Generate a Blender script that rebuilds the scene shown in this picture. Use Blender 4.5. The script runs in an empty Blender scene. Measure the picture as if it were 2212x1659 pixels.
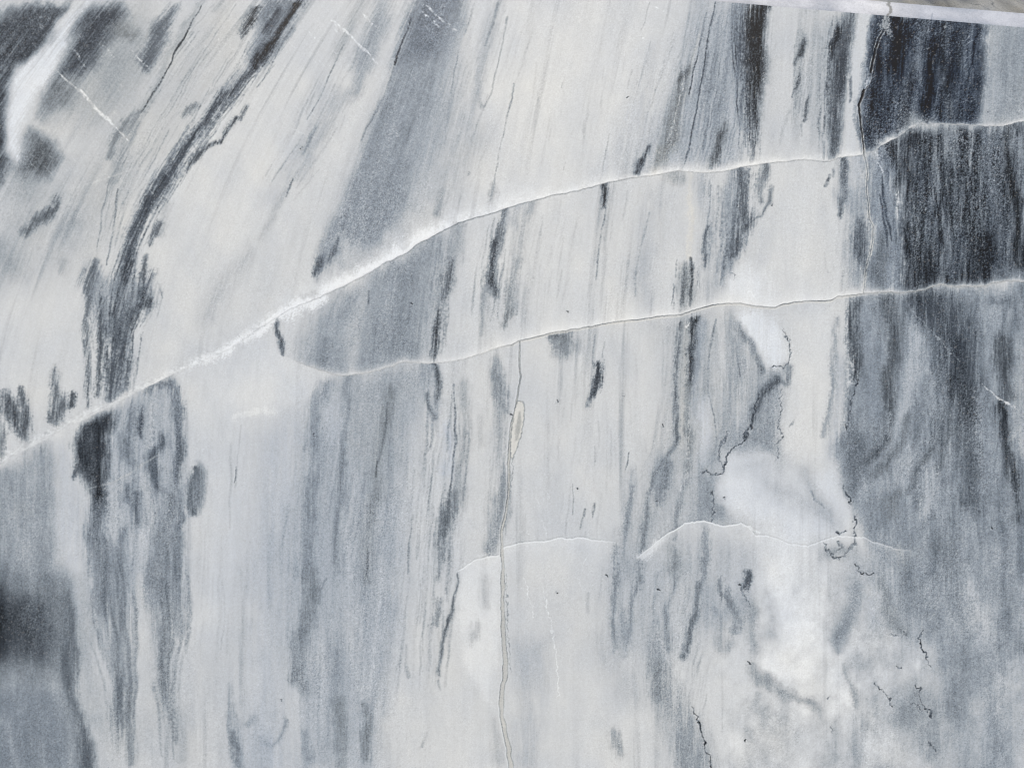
import bpy, math
import numpy as np
from mathutils import Vector, Matrix

# ---------------------------------------------------------------- camera, light, exposure
scn = bpy.context.scene
CAM_LOC = Vector((0.0, -0.74, 1.05))            # metres; the face of the slab lies in the plane y = 0
YAW, PITCH, ROLL, HFOV = math.radians(-5.0), math.radians(0.0), math.radians(7.4), math.radians(66)
cam = bpy.data.cameras.new('camera'); cam_o = bpy.data.objects.new('camera', cam)
scn.collection.objects.link(cam_o); scn.camera = cam_o
cam_o.rotation_mode = 'XYZ'
R_CAM = Matrix.Rotation(-YAW, 3, 'Z') @ Matrix.Rotation(math.pi/2+PITCH, 3, 'X') @ Matrix.Rotation(ROLL, 3, 'Z')
cam_o.matrix_world = Matrix.Translation(CAM_LOC) @ R_CAM.to_4x4()
cam.sensor_fit = 'HORIZONTAL'; cam.sensor_width = 36; cam.angle_x = HFOV
cam.clip_start = .01; cam.clip_end = 500
cam.dof.use_dof = True; cam.dof.focus_distance = 0.72; cam.dof.aperture_fstop = 2.2
world = bpy.data.worlds.new('World'); scn.world = world; world.use_nodes = True
nt = world.node_tree; nt.nodes.clear()
out = nt.nodes.new('ShaderNodeOutputWorld'); bg = nt.nodes.new('ShaderNodeBackground'); sky = nt.nodes.new('ShaderNodeTexSky')
SUN_EL, SUN_AZ = math.radians(40), math.radians(196)   # azimuth measured from +Y, clockwise
sky.sky_type = 'NISHITA'; sky.sun_disc = False; sky.sun_elevation = SUN_EL; sky.sun_rotation = SUN_AZ
sky.air_density = 1.0; sky.dust_density = 5.0; sky.ozone_density = .7
bg.inputs['Strength'].default_value = .10
nt.links.new(sky.outputs[0], bg.inputs['Color']); nt.links.new(bg.outputs[0], out.inputs['Surface'])
sun = bpy.data.lights.new('sun', 'SUN'); sun.energy = 1.5; sun.angle = math.radians(14); sun.color = (1, .98, .95)
sun_o = bpy.data.objects.new('sun', sun); scn.collection.objects.link(sun_o)
sd = Vector((math.sin(SUN_AZ)*math.cos(SUN_EL), math.cos(SUN_AZ)*math.cos(SUN_EL), math.sin(SUN_EL)))
sun_o.rotation_euler = (-sd).to_track_quat('-Z', 'Y').to_euler(); sun_o.location = (0, -3, 4)
scn.view_settings.view_transform = 'Standard'; scn.view_settings.look = 'None'
scn.view_settings.exposure = 0.0; scn.view_settings.gamma = 1.0
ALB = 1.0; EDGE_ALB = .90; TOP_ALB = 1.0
scn.render.engine = 'CYCLES'; scn.cycles.filter_width = 1.15

# ---------------------------------------------------------------- stone pattern
# Coordinates of the vein drawing: 0..2212 across, 0..1659 down the visible face.
PW, PH, RS = 2212.0, 1659.0, 0.85
rng = np.random.default_rng(7)
NX, NY = int(PW*RS), int(PH*RS)
gx = (np.arange(NX)+.5)/RS; gy = (np.arange(NY)+.5)/RS
X, Y = np.meshgrid(gx.astype(np.float32), gy.astype(np.float32))

def poly_edge(pts, wx, wy):
    """signed distance to a polygon, + inside"""
    inside = np.zeros(wx.shape, bool); D = np.full(wx.shape, 1e4, np.float32)
    n = len(pts)
    for i in range(n):
        ax, ay = pts[i]; bx, by = pts[(i+1) % n]
        dx, dy = bx-ax, by-ay; L = dx*dx+dy*dy+1e-6
        t = np.clip(((wx-ax)*dx+(wy-ay)*dy)/L, 0, 1)
        np.minimum(D, np.hypot(wx-ax-t*dx, wy-ay-t*dy), out=D)
        c = ((ay > wy) != (by > wy))
        inside ^= c & (wx < (bx-ax)*(wy-ay)/((by-ay) if by != ay else 1e-9)+ax)
    return np.where(inside, D, -D)

def vnoise(u, v, seed=0):
    """value noise, smooth, about -1..1"""
    g = np.random.default_rng(seed).uniform(-1, 1, (256, 256)).astype(np.float32)
    iu = np.floor(u); iv = np.floor(v)
    fu = u-iu; fv = v-iv
    iu = iu.astype(np.int64) & 255; iv = iv.astype(np.int64) & 255
    ju = (iu+1) & 255; jv = (iv+1) & 255
    fu = fu*fu*(3-2*fu); fv = fv*fv*(3-2*fv)
    return ((g[iv, iu]*(1-fu)+g[iv, ju]*fu)*(1-fv)+(g[jv, iu]*(1-fu)+g[jv, ju]*fu)*fv)

def fbm(u, v, seed=0, octv=4, gain=.55):
    s = 0; a = 1; t = 0
    for k in range(octv):
        s = s+a*vnoise(u*2**k+17.3*k, v*2**k+5.1*k, seed+k); t += a*a; a *= gain
    return s/math.sqrt(t)*1.4

def sstep(a, b, x):
    t = np.clip((x-a)/(b-a), 0, 1); return t*t*(3-2*t)

# layering of the stone: lines of constant U follow the veins
T = np.clip((930-Y)/930, 0, None)
U = X.copy()
for _ in range(6):
    K = np.interp(U, [-200, 60, 240, 620, 1010, 1350, 1560, 1700, 2400], [430, 430, 400, 255, 135, 110, 40, 30, 45])
    U = X-K*T**1.8
U = U.astype(np.float32)
def P(s):
    a = [float(t) for t in s.replace(';', ' ').replace(',', ' ').split()]
    return a
def P2(s): a = P(s); return np.array(a, float).reshape(-1, 2)
def P3(s): a = P(s); return np.array(a, float).reshape(-1, 3)

F1 = P2("-400,1165 -100,1050 0,1000 50,966 125,930 160,910 215,882 270,856 342,824 375,807 500,752 553,714 628,668 693,641 738,620 803,587 828,570 878,547 903,527 928,514 988,482 1028,471 1068,460 1103,447 1151,434 1191,422 1236,415 1281,404 1311,395 1373,384 1431,377 1466,369 1496,372 1526,374 1568,369 1606,360 1656,353 1735,346 1792,349 1815,340 1865,335 1890,327 1900,316 1935,299 1965,277 1987,269 2005,271 2017,267 2085,270 2122,272 2167,272 2212,261 2600,230")
F2 = P2("-400,1165 0,1000 553,714 560,750 578,757 628,777 665,790 728,811 753,810 798,805 828,797 873,781 908,785 943,784 965,782 1003,775 1036,766 1073,752 1103,745 1121,737 1143,732 1188,719 1236,712 1281,705 1326,696 1381,691 1418,685 1466,681 1496,671 1531,662 1556,656 1593,655 1656,664 1675,665 1692,657 1747,651 1795,649 1810,641 1860,635 1910,631 1950,632 1995,627 2027,615 2065,619 2122,619 2147,611 2175,607 2212,609 2600,600")
jig = (1.3*vnoise(gx/13, gx*0+.5, 5)+1.0*vnoise(gx/5, gx*0+3.5, 6)).astype(np.float32)
y1 = (np.interp(gx, F1[:, 0], F1[:, 1])+jig)[None, :]
y2 = (np.interp(gx, F2[:, 0], F2[:, 1])+jig*sstep(560, 700, gx))[None, :]
mU = sstep(-1, 1, y1-Y); mB = sstep(-1, 1, Y-np.maximum(y2, y1)); mM = np.clip(1-mU-mB, 0, 1)
REG = {'U': mU, 'M': mM, 'B': mB, 'A': np.ones_like(mU), 'L': 1-mU}

U += 41*mM+97*mB                                 # the layers are shifted along each break
WX = X+5*fbm(X/42, Y/60, 11, 4); WY = Y+8*fbm(X/40, Y/50, 31, 4)
WXf = X+1.7*fbm(X/30, Y/45, 51, 3)+.35*fbm(X/4, Y/6, 55, 2); WYf = Y+2*fbm(X/30, Y/40, 61, 3)
FIB = fbm(U/5.0, Y/85, 71, 4, .7)            # fibres running with the layering
FIB2 = fbm(U/17, Y/240, 81, 4, .6)
LACE = fbm(U/2.4, Y/17, 77, 3, .7)             # finer, shorter threads
CLOUD = fbm(X/70, Y/95, 91, 4)
GR = fbm(X/4.2, Y/4.2, 101, 2, .8)             # crystal grain
rngn = rng.normal(0, 1, (NY, NX)).astype(np.float32)
CALM = 1-.75*sstep(230, 120, X)*sstep(1180, 1240, Y)   # the dark, unlayered lower left corner
_q = P2("1540,980 1700,960 1860,1040 1850,1180 1880,1500 1700,1560 1590,1420 1640,1250 1540,1120")
CALM = CALM*(1-.8*sstep(-50, 40, poly_edge(_q, X, Y)))
FIB *= CALM; LACE *= CALM; FIB2 *= CALM
FINE = (rngn*2+np.roll(rngn, 1, 0)+np.roll(rngn, 1, 1))/math.sqrt(6)

V = np.full((NY, NX), .785, np.float32)          # lightness as seen
WARM = np.zeros((NY, NX), np.float32)          # + beige, - blue
H = np.zeros((NY, NX), np.float32)             # relief, mm

def box(pts, pad):
    x0, y0 = pts[:, 0].min()-pad, pts[:, 1].min()-pad; x1, y1_ = pts[:, 0].max()+pad, pts[:, 1].max()+pad
    a = max(0, int(x0*RS)); b = min(NX, int(x1*RS)+2); c = max(0, int(y0*RS)); d = min(NY, int(y1_*RS)+2)
    return slice(c, d), slice(a, b)

def seg_edge(pts, wx, wy, clipw=False):
    """max over segments of (half width - distance), and distance itself"""
    E = np.full(wx.shape, -1e4, np.float32); D = np.full(wx.shape, 1e4, np.float32)
    if len(pts) == 1: pts = np.vstack([pts, pts+[[.01, 0, 0]]])
    for (ax, ay, aw), (bx, by, bw) in zip(pts[:-1], pts[1:]):
        dx, dy = bx-ax, by-ay; L = dx*dx+dy*dy+1e-6
        t = np.clip(((wx-ax)*dx+(wy-ay)*dy)/L, 0, 1)
        d = np.hypot(wx-ax-t*dx, wy-ay-t*dy); e = aw+(bw-aw)*t-d
        np.maximum(E, e, out=E); np.minimum(D, d, out=D)
    return E, D

def lay(sl, a, val, warm):
    V[sl] += (val-V[sl])*a
    if warm is not None: WARM[sl] += (warm-WARM[sl])*a

def S(reg, val, alpha, pts, soft=4, fib=None, warm=None, rough=1.0, halo=True):
    """a vein of given half widths"""
    p = P3(pts); wmax = p[:, 2].max()
    sl = box(p[:, :2], wmax*1.6+soft+30)
    thin = wmax < 4
    wx, wy = (WXf[sl], WYf[sl]) if thin else (WX[sl], WY[sl])
    E, _ = seg_edge(p, wx, wy)
    if fib is None: fib = min(wmax*.45, 7)
    if thin: E = E+.35*GR[sl]
    else:
        E = E+rough*(fib*(FIB[sl]*.62+LACE[sl]*.36))+min(soft*.55, 3.2)*GR[sl]+min(soft*.35, 1.8)*FINE[sl]
        if halo and alpha > .6 and val < .62 and wmax < 22:
            ha = sstep(-10-wmax*.5, 6+wmax*.4, E)*(.30+.08*FIB2[sl]+.05*CLOUD[sl])
            lay(sl, np.clip(ha, 0, 1)*alpha*REG[reg][sl], .5*val+.5*.70, warm)
    if thin: a = sstep(-soft*1.2, soft*1.1, E)*(.66+.46*np.clip(FIB2[sl]+GR[sl]*.6, -1, 1))
    else:
        a = sstep(-soft*1.5-1.5, soft*1.3+wmax*.55, E)*1.12
        a = a*(1+.30*FIB[sl]+.16*LACE[sl]+.10*FIB2[sl])
    lay(sl, np.clip(a, 0, 1)*alpha*REG[reg][sl], val, warm)

def G(reg, val, alpha, pts, soft=15, fib=5, warm=None, mod=.2):
    """a patch bounded by a polygon"""
    p = P2(pts); sl = box(p, soft+30)
    E = poly_edge(p, WX[sl], WY[sl])+fib*(FIB[sl]*.85+LACE[sl]*.35)+min(soft*.4, 3.5)*GR[sl]+1.2*FINE[sl]
    a = sstep(-soft*1.6-3, soft*1.7+4, E)*(1+mod*FIB[sl]+mod*.8*CLOUD[sl]+mod*.6*FIB2[sl])
    lay(sl, np.clip(a, 0, 1)*alpha*REG[reg][sl], val, warm)

def TH(reg, val, alpha, pts, n, seed, lw=(.5, 1.5), seg=(.15, .6), soft=1.6, warm=None):
    """n fine threads running along a corridor x,y,half width"""
    p = P3(pts); d = np.r_[0, np.cumsum(np.hypot(*np.diff(p[:, :2], axis=0).T))]; d /= d[-1]
    r = np.random.default_rng(seed)
    for _ in range(n):
        L = r.uniform(*seg); t0 = r.uniform(0, max(1-L, .01)); tt = np.linspace(t0, min(t0+L, 1), 7)
        x = np.interp(tt, d, p[:, 0]); y = np.interp(tt, d, p[:, 1]); w = np.interp(tt, d, p[:, 2])
        o = np.clip(r.normal(0, .6), -1.25, 1.25)+np.linspace(0, 1, 7)*r.normal(0, .25)*min(1, 12/p[:, 2].max())
        tx = np.gradient(x); ty = np.gradient(y); ln = np.hypot(tx, ty)+1e-6
        x = x-ty/ln*o*w+r.normal(0, .5, 7); y = y+tx/ln*o*w
        ww = r.uniform(*lw)*np.sin(np.linspace(.12, math.pi-.12, 7))**.6
        S(reg, val+r.uniform(-.05, .08), alpha*r.uniform(.35, 1)*(.66 if .4 < val < .64 else 1), ' '.join('%.1f,%.1f,%.2f' % q for q in zip(x, y, ww)), soft*(1.35 if .4 < val < .64 else 1), 0, warm, halo=False)

def STRI(reg, amp, pts, soft, su, sv, seed, bias=0.0):
    """contrast of the layering inside an area"""
    p = P2(pts); sl = box(p, soft+10)
    a = sstep(-soft, soft, poly_edge(p, WX[sl], WY[sl]))*REG[reg][sl]
    V[sl] += a*amp*(fbm(U[sl]/su+.4*fbm(X[sl]/90, Y[sl]/120, seed+9, 2), Y[sl]/sv, seed, 4, .65)+bias)

def B(reg, val, alpha, pts, soft=1.0):
    """a thin broken line, mineral specks along it; x,y,half width"""
    p = P3(pts); sl = box(p[:, :2], 14)
    E, D = seg_edge(p, X[sl]+2.6*fbm(X[sl]/7, Y[sl]/7, 151, 3), Y[sl]+2.6*fbm(X[sl]/7, Y[sl]/7, 161, 3))
    if val < .45:
        lay(sl, sstep(-7, 3, E)*.22*alpha*REG[reg][sl], .52, None)
        up = np.exp(-((E+1.6)/.9)**2)*np.clip(vnoise(X[sl]/7, Y[sl]/7, 177)+.3, 0, 1); lay(sl, up*.25*REG[reg][sl], .84, None)
    a = sstep(-soft, soft, E)*np.clip(.75+.6*vnoise(X[sl]/4, Y[sl]/4, 171), 0, 1)
    lay(sl, a*alpha*REG[reg][sl], val, None)
    if val < .45: H[sl] -= .3*a

# ---- broad tone
G('A', .755, .6, "-50,-50 420,-50 330,300 150,560 -50,620", 60, 0, -.2)
G('U', .800, .7, "1000,80 1350,30 1400,150 1330,330 1120,430 1080,330", 60, 0, .2)
G('U', .800, .6, "560,250 640,170 700,60 740,60 690,250 600,420 480,640 350,780 330,700 450,450", 30, 0, .15)
G('L', .80, .7, "400,760 640,690 690,760 640,850 590,900 520,1200 480,1500 420,1560 400,1400 430,1100 400,900", 30, 4, -.1)
G('B', .785, .7, "900,1300 1250,1200 1320,1400 1380,1659 850,1659", 50, 0, .2)
G('B', .72, .7, "150,1440 300,1500 480,1400 520,1660 140,1660", 60, 0, 0)
G('B', .70, .8, "1850,1250 2260,1250 2260,1700 1880,1700 1800,1500", 60, 0, -.1)
G('U', .69, .85, "120,160 160,80 250,20 300,0 350,60 340,140 290,230 180,270 100,270", 34, 2, .35)
G('U', .72, .8, "-20,370 130,360 240,330 260,430 220,560 120,600 -20,620", 50, 2, 0)
G('U', .735, .8, "240,250 360,120 470,20 540,60 470,180 330,360 240,500 200,460", 40, 2, .3)
G('B', .725, .8, "1330,1180 1440,1160 1560,1135 1640,1180 1640,1300 1650,1420 1560,1440 1500,1380 1440,1420 1330,1420 1300,1300", 34, 4, -.3)
G('B', .70, .7, "1180,1480 1120,1400 1180,1380", 20, 4, -.3)
G('B', .69, .8, "2000,1240 2240,1240 2240,1700 2080,1700 2040,1500 1960,1380", 50, 5, -.4)
G('B', .715, .7, "1640,1500 1860,1540 1900,1700 1780,1700 1600,1560", 50, 3, 0)
# ---- above the long seam: top left corner
G('U', .33, 1, "30,18 95,12 142,18 112,72 76,122 32,160 16,190 10,250 8,330 22,352 0,392 -30,390 -30,62", 9, 2, -.2)
S('U', .30, .7, "-10,70,16 20,50,10 45,25,5", 10)
G('U', .33, 1, "182,22 225,8 258,6 268,40 246,82 206,126 172,166 142,162 128,152 150,110 166,62", 13, 2, -.3)
G('U', .44, .9, "112,165 158,165 152,210 120,240 96,250 100,215", 16, 3)
G('U', .36, .95, "66,288 108,306 126,345 98,382 52,388 28,370 60,330", 15, 2, .15)
S('U', .86, 1, "190,-10,13 178,15,12 152,52,17 122,100,22 90,150,31 52,192,32 36,250,24 30,310,21 42,352,13", 9, 1, -.5)
S('U', .43, .9, "378,16,5 352,58,14 346,90,16 320,130,13", 10, 3, -.3)
S('U', .52, .7, "285,76,11 262,66,18", 12, 2, .5)
S('U', .66, .6, "260,130,25 245,170,22 220,240,12", 20, 2, .2)
S('U', .64, .5, "60,410,20 25,400,18", 20, 2, .2)
S('U', .60, .5, "40,15,10 5,40,8", 10, 2, 0)
# thin dark seam and its tail
S('U', .60, .6, "436,10,3 400,78,6 370,130,7 330,205,7 300,245,8", 7, 2)
S('U', .26, .95, "438,8,.8 405,70,1.5 380,108,2.4 365,142,1.5 350,172,1.6 325,212,2.2 305,240,1.5", 1.3, 0)
S('U', .48, .75, "300,245,3 280,270,8 262,285,9 245,310,5 235,330,5", 6, 3)
S('U', .60, .6, "300,262,2 265,320,6 250,370,6 238,395,4", 5, 3)
S('U', .60, .7, "510,12,.8 470,65,1 440,115,.8", 1.5, 0)
S('U', .64, .6, "478,8,6 462,25,3", 5, 1)
# the strong dark vein
G('U', .50, .9, "572,-10 662,-10 640,42 604,94 562,146 545,158 548,110 556,50", 8, 4, -.5)
S('U', .22, .95, "553,22,6 536,50,9 521,75,3", 5, 3)
S('U', .47, .75, "652,0,10 622,50,11 592,95,15 560,130,17 530,162,13 500,196,14 466,236,11 432,275,11 402,318,12 376,356,16 347,400,17 322,432,14 302,462,13 287,500,12 277,540,12 268,592,14", 8, 5, -.4)
S('U', .10, 1, "645,6,8 625,38,5 605,68,4 580,105,9 562,130,10 548,148,7", 5, 2, -.3)
S('U', .20, .7, "600,20,6 590,45,4 572,70,5", 6, 2)
S('U', .24, .85, "540,158,7 512,185,4 484,216,3.5 462,240,3 432,272,2.6 408,305,3 390,335,5 370,362,5 345,398,5 320,430,5 300,462,4 286,500,5 276,545,5 268,590,6", 5, 4)
S('U', .34, .9, "630,60,.8 608,100,1 590,135,1.6 572,165,1 555,190,1", 1.3, 0)
S('U', .25, .9, "530,227,1.6 512,250,3 494,275,3 470,300,2.3 445,324,3 425,348,5 412,365,4 403,378,1.5", 3, 1)
S('U', .52, .8, "424,225,3 408,242,4 398,252,2", 4, 2)
S('U', .50, .7, "240,378,.8 232,420,1 222,452,1.5 216,492,1.6 210,545,1", 1.5, 0)
S('U', .44, .8, "256,408,1 250,440,2.5 247,475,1.6 240,515,1.4 230,572,1", 1.6, 0)
S('U', .5, .7, "280,413,1 265,440,1.5", 1.5, 0)
S('U', .62, .6, "360,440,5 345,500,8", 8, 2)
S('U', .38, .85, "346,478,4 338,495,5 330,515,4 325,537,1.2", 3, 2)
TH('U', .42, .6, "520,20,60 430,150,70 340,300,70 270,430,60 240,540,50", 70, 41, (.4, 1.1), (.05, .35), 1.5)
TH('U', .30, .85, "600,60,34 545,150,26 470,240,18 400,330,20 330,440,22 285,540,20 262,640,30", 90, 42, (.5, 2), (.05, .3), 1.8)
G('U', .60, .8, "196,575 214,590 235,592 262,592 292,602 318,590 334,592 337,640 326,672 296,680 286,720 282,780 282,850 248,870 222,862 236,780 240,740 212,722 204,680 188,650", 10, 8, -.35)
TH('U', .33, .8, "270,570,55 262,640,68 250,720,46 245,800,40 240,870,40", 120, 43, (.6, 2.4), (.06, .4), 1.9)
TH('U', .68, .5, "268,590,55 250,720,46", 26, 44, (.8, 2.6), (.1, .3), 2)
S('U', .38, .8, "206,565,3 198,590,9 193,620,7 190,650,5 187,700,2 184,790,2.5 188,880,2.5", 4, 3)
S('U', .34, .8, "270,588,8 262,620,6 255,660,7 250,700,8 247,735,7", 6, 4)
S('U', .38, .85, "312,562,4 304,590,4", 4, 2)
S('U', .34, .85, "333,592,4 318,610,5 312,635,12 322,655,12 300,668,7 286,690,7", 6, 3)
S('U', .38, .85, "290,680,6 272,712,7 258,750,7 250,790,9 242,815,12 240,850,8", 6, 4)
S('U', .36, .85, "220,655,4 215,700,5 213,735,5 208,800,2 207,850,1.5", 4, 2)
S('U', .45, .75, "275,780,6 272,845,4", 5, 3)
S('U', .38, .85, "120,440,3 112,452,7 92,472,9 72,490,5 60,500,8", 7, 3)
S('U', .66, .7, "160,490,18 130,510,18", 16, 2)
S('U', .64, .7, "-10,540,30 20,560,22 40,580,14", 22, 2, 0)
S('U', .64, .6, "142,570,7 140,590,6", 8, 2)
S('U', .32, .92, "8,842,4 20,875,9 30,905,11 42,930,9 50,955,4", 7, 4)
S('U', .36, .9, "45,845,3 52,890,9 54,920,8 50,950,4", 7, 4)
S('U', .40, .9, "-8,860,9 -4,915,9 0,975,5", 6, 4)
S('U', .40, .85, "118,812,2 128,842,7 132,868,15 118,898,10", 7, 4)
S('U', .24, .7, "158,856,3 153,872,5", 4, 2)
S('U', .30, .7, "182,738,2 181,760,3", 3, 1)
# grey ribbons in the middle of the upper part
S('U', .61, .75, "835,-10,12 815,60,17 798,105,14 782,150,14 765,200,7", 14, 4, -.4)
S('U', .69, .7, "785,0,14 755,60,12 735,110,10", 14, 4, .1)
S('U', .68, .8, "735,210,12 710,250,16 685,295,16 660,340,12 640,390,8", 14, 5, -.2)
S('U', .74, .6, "700,200,30 640,320,30 590,420,26", 22, 4, -.4)
S('U', .50, .75, "742,98,.8 722,145,1 700,192,1 665,260,.8", 1.6, 0)
S('U', .60, .6, "655,290,1 620,345,1 588,392,1", 2, 0)
S('U', .50, .6, "685,275,2 668,305,3 655,330,2", 4, 1)
S('U', .38, .85, "632,386,1 626,400,2 618,424,1.2", 1.6, 0)
S('U', .66, .5, "560,520,3 600,450,5 620,420,3", 8, 2)
S('U', .71, .7, "540,540,10 480,620,14 440,700,10", 20, 4, -.2)
# the broad grey band
G('U', .67, .85, "915,-10 1000,-10 1005,90 985,190 990,260 960,350 940,420 890,500 830,540 780,570 745,600 700,600 700,540 730,440 800,262 856,140 884,42", 22, 3, -.3)
G('U', .595, .9, "912,-14 992,-12 986,58 958,128 940,190 922,250 900,310 882,380 880,430 852,480 815,520 770,545 730,560 716,548 705,575 688,600 680,592 690,540 716,478 738,425 758,378 782,308 803,262 832,200 856,140 872,92 886,40", 7, 2, -.5, .12)
G('U', .44, .75, "908,-10 990,-12 980,60 950,120 860,135 872,92 886,40", 16, 4, -.9)
S('U', .66, .6, "978,40,12 965,120,14 945,190,14 930,260,14 905,350,12", 20, 3, -.4)
S('U', .20, .9, "886,42,1.8 880,62,1.6 868,96,1.2 858,122,2.4 853,140,2", 1.6, 0)
S('U', .45, .8, "850,148,1.2 842,175,1.5 822,225,1.5 798,268,1 782,305,1", 2.5, 0)
G('U', .73, .85, "732,508 752,512 772,528 800,545 770,570 735,560 728,530", 10, 3, -.2)
S('U', .32, .92, "694,556,5 690,572,9 683,588,7", 5, 3)
S('U', .42, .85, "728,520,3 722,545,4 710,565,2", 3, 2)
TH('U', .55, .55, "830,0,50 760,150,60 680,300,50 600,420,40", 46, 51, (.5, 1.6), (.06, .4), 2.2)
TH('U', .50, .4, "950,0,30 900,200,40 820,400,60 760,520,50", 50, 52, (.5, 2.2), (.06, .4), 2.5)
TH('U', .56, .55, "1080,0,70 1030,160,70 990,300,50 950,440,40", 70, 53, (.4, 1.5), (.05, .35), 2)
TH('U', .60, .5, "1300,100,160 1260,380,160", 30, 54, (.4, 1.1), (.08, .3), 2.4)
# right of it
S('U', .68, .7, "1075,0,10 1060,60,11 1048,110,10 1030,190,10 1010,260,8", 9, 4, -.3)
S('U', .45, .85, "1025,8,1 1014,40,2 1008,58,2.5 1003,76,1", 2, 0)
S('U', .52, .7, "1076,8,3 1066,50,2 1046,98,1.4", 2.6, 1)
S('U', .60, .7, "1096,38,1.2 1086,90,1.4 1072,150,1.6 1062,200,1.4 1045,235,1.5", 2, 0)
S('U', .52, .8, "990,110,1 982,150,1.3 973,202,1", 1.6, 0)
S('U', .54, .8, "1038,180,1.6 1032,205,3.2 1040,235,3", 4, 1)
S('U', .62, .7, "993,290,2 986,320,2.2 975,360,2", 4, 1)
S('U', .48, .7, "1112,184,1.6 1106,210,2 1095,255,1 1078,330,1 1068,390,1.4 1060,432,2.6", 1.8, 0)
S('U', .5, .8, "1014,371,2.5 1011,375,2", 2, 0)
S('U', .38, .85, "958,412,4 954,430,6 950,445,8 943,465,5", 6, 4)
S('U', .60, .7, "1064,415,5 1058,445,5", 6, 2)
S('U', .72, .8, "1020,300,30 980,380,28 940,440,24 900,480,20", 26, 4, 0)
TH('M', .58, .5, "1180,420,70 1150,560,70 1130,720,60", 40, 141, (.5, 1.8), (.08, .4), 2.6)
TH('M', .60, .5, "1400,380,80 1385,520,80 1370,670,70", 44, 142, (.5, 1.8), (.08, .4), 2.6)
TH('B', .60, .45, "480,900,80 470,1200,80 450,1600,80", 40, 143, (.5, 1.6), (.06, .3), 2.8)
# faint lines of the pale field
for t in ("1402,8,.8 1391,57,.8 1385,66,.7", "1406,90,.8 1388,155,1 1366,232,1 1357,252,.8", "1367,150,1.2 1356,190,1", "1344,290,1.3 1337,337,1.2 1330,382,1", "1316,290,1 1305,345,1.4 1298,385,1.4", "1215,180,1 1213,190,1", "1222,350,1 1216,366,1"):
    S('U', .62, .7, t, 1.8, 0)
S('U', .74, .7, "1410,120,22 1380,220,26 1345,320,26 1310,380,18", 26, 4, -.5)
# cool grey zone left of the black band
G('U', .685, .88, "1500,-10 1540,-20 1610,-20 1612,100 1602,200 1602,352 1380,386 1352,390 1385,330 1420,260 1450,180 1472,110", 22, 4, -.55)
S('U', .50, .85, "1481,142,3 1472,185,7 1462,225,9 1452,285,10 1438,325,10 1428,350,6", 8, 4, .35)
S('U', .58, .75, "1432,320,9 1425,350,8 1415,378,7", 7, 3, .8)
S('U', .40, .8, "1481,145,3 1474,170,4", 3, 1)
B('U', .80, .95, "1479,160,.8 1472,198,1 1463,232,1 1452,280,.8 1443,305,.8")
S('U', .77, .7, "1512,75,1.5 1498,125,2 1488,170,2 1478,220,2", 3, 0, .7)
S('U', .26, .92, "1527,30,.8 1522,50,1.8 1516,85,2 1508,120,1.2 1497,165,1.3 1488,205,1", 1.4, 0)
S('U', .32, .9, "1545,3,.8 1541,30,1.6 1530,90,1.2 1523,135,1.6 1514,180,1.3 1502,250,1.3 1492,300,1.6 1485,335,1.8 1477,357,1", 1.5, 0)
S('U', .48, .8, "1575,18,.8 1565,80,1.2 1552,160,1 1540,235,1.3 1530,280,1", 1.8, 0)
S('U', .52, .7, "1584,25,1 1577,80,1.5 1566,170,2 1560,260,1.5", 2.5, 0)
S('U', .62, .7, "1572,160,8 1560,240,12", 8, 3)
S('U', .38, .92, "1566,268,3 1560,290,7 1550,320,8 1540,345,6 1530,364,2.6", 5, 3, .15)
S('U', .26, .9, "1402,316,1 1392,335,3 1382,355,4 1374,378,2.5", 2.6, 1, -.3)
TH('U', .44, .6, "1575,0,50 1545,150,55 1520,300,50 1500,370,50", 90, 61, (.4, 1.6), (.06, .5), 1.8)
TH('U', .55, .5, "1500,60,60 1430,250,60 1400,370,50", 50, 62, (.4, 1.3), (.06, .5), 2)
# black band
S('U', .50, .9, "1605,10,16 1600,80,18 1600,150,14 1605,230,8 1608,280,5", 10, 5, -.6)
S('U', .18, .93, "1643,4,25 1637,40,25 1632,100,21 1631,150,22 1632,180,20 1634,210,14 1634,245,13 1634,290,8 1629,330,5 1625,352,3", 5, 4, 0)
TH('U', .30, .8, "1600,10,16 1603,120,16 1612,240,16 1615,340,14", 40, 63, (.5, 2), (.1, .5), 1.8)
TH('U', .48, .6, "1632,60,18 1632,220,14", 14, 64, (.6, 2), (.1, .4), 2)
S('U', .40, .6, "1650,130,10 1655,170,6", 8, 3)
S('U', .36, .85, "1606,170,3 1607,210,2 1608,236,1.2", 2, 0)
S('U', .52, .7, "1612,255,3 1605,310,3 1598,350,2", 4, 2)
S('U', .765, .85, "1675,40,14 1672,120,16 1665,200,13 1665,300,16 1680,340,14", 12, 4, .05)
S('U', .28, .92, "1741,84,1.5 1740,100,4 1736,115,4.5 1727,130,2 1723,146,1", 2.6, 1)
S('U', .36, .88, "1727,160,2 1723,178,3.5 1716,196,1.5 1711,212,1", 2.4, 1)
S('U', .60, .6, "1704,240,3 1690,280,2 1685,310,1", 4, 1)
S('U', .38, .85, "1748,205,1.6 1744,230,3 1740,255,3.2 1736,262,2", 3, 1)
S('U', .60, .6, "1768,120,3 1766,140,3 1764,160,2", 3, 1)
G('U', .66, .8, "1755,80 1790,40 1830,30 1800,340 1775,345 1768,200", 18, 4, -.2)
S('U', .40, .93, "1834,30,13 1826,70,18 1816,110,20 1810,180,20 1805,240,16 1800,290,14 1796,345,12", 7, 5, -.2)
TH('U', .33, .75, "1825,30,22 1808,120,28 1800,220,26 1796,340,20", 60, 65, (.5, 2.4), (.06, .5), 2)
TH('U', .42, .6, "1745,60,26 1735,180,28 1725,300,26", 40, 66, (.4, 1.6), (.06, .4), 2)
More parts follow.
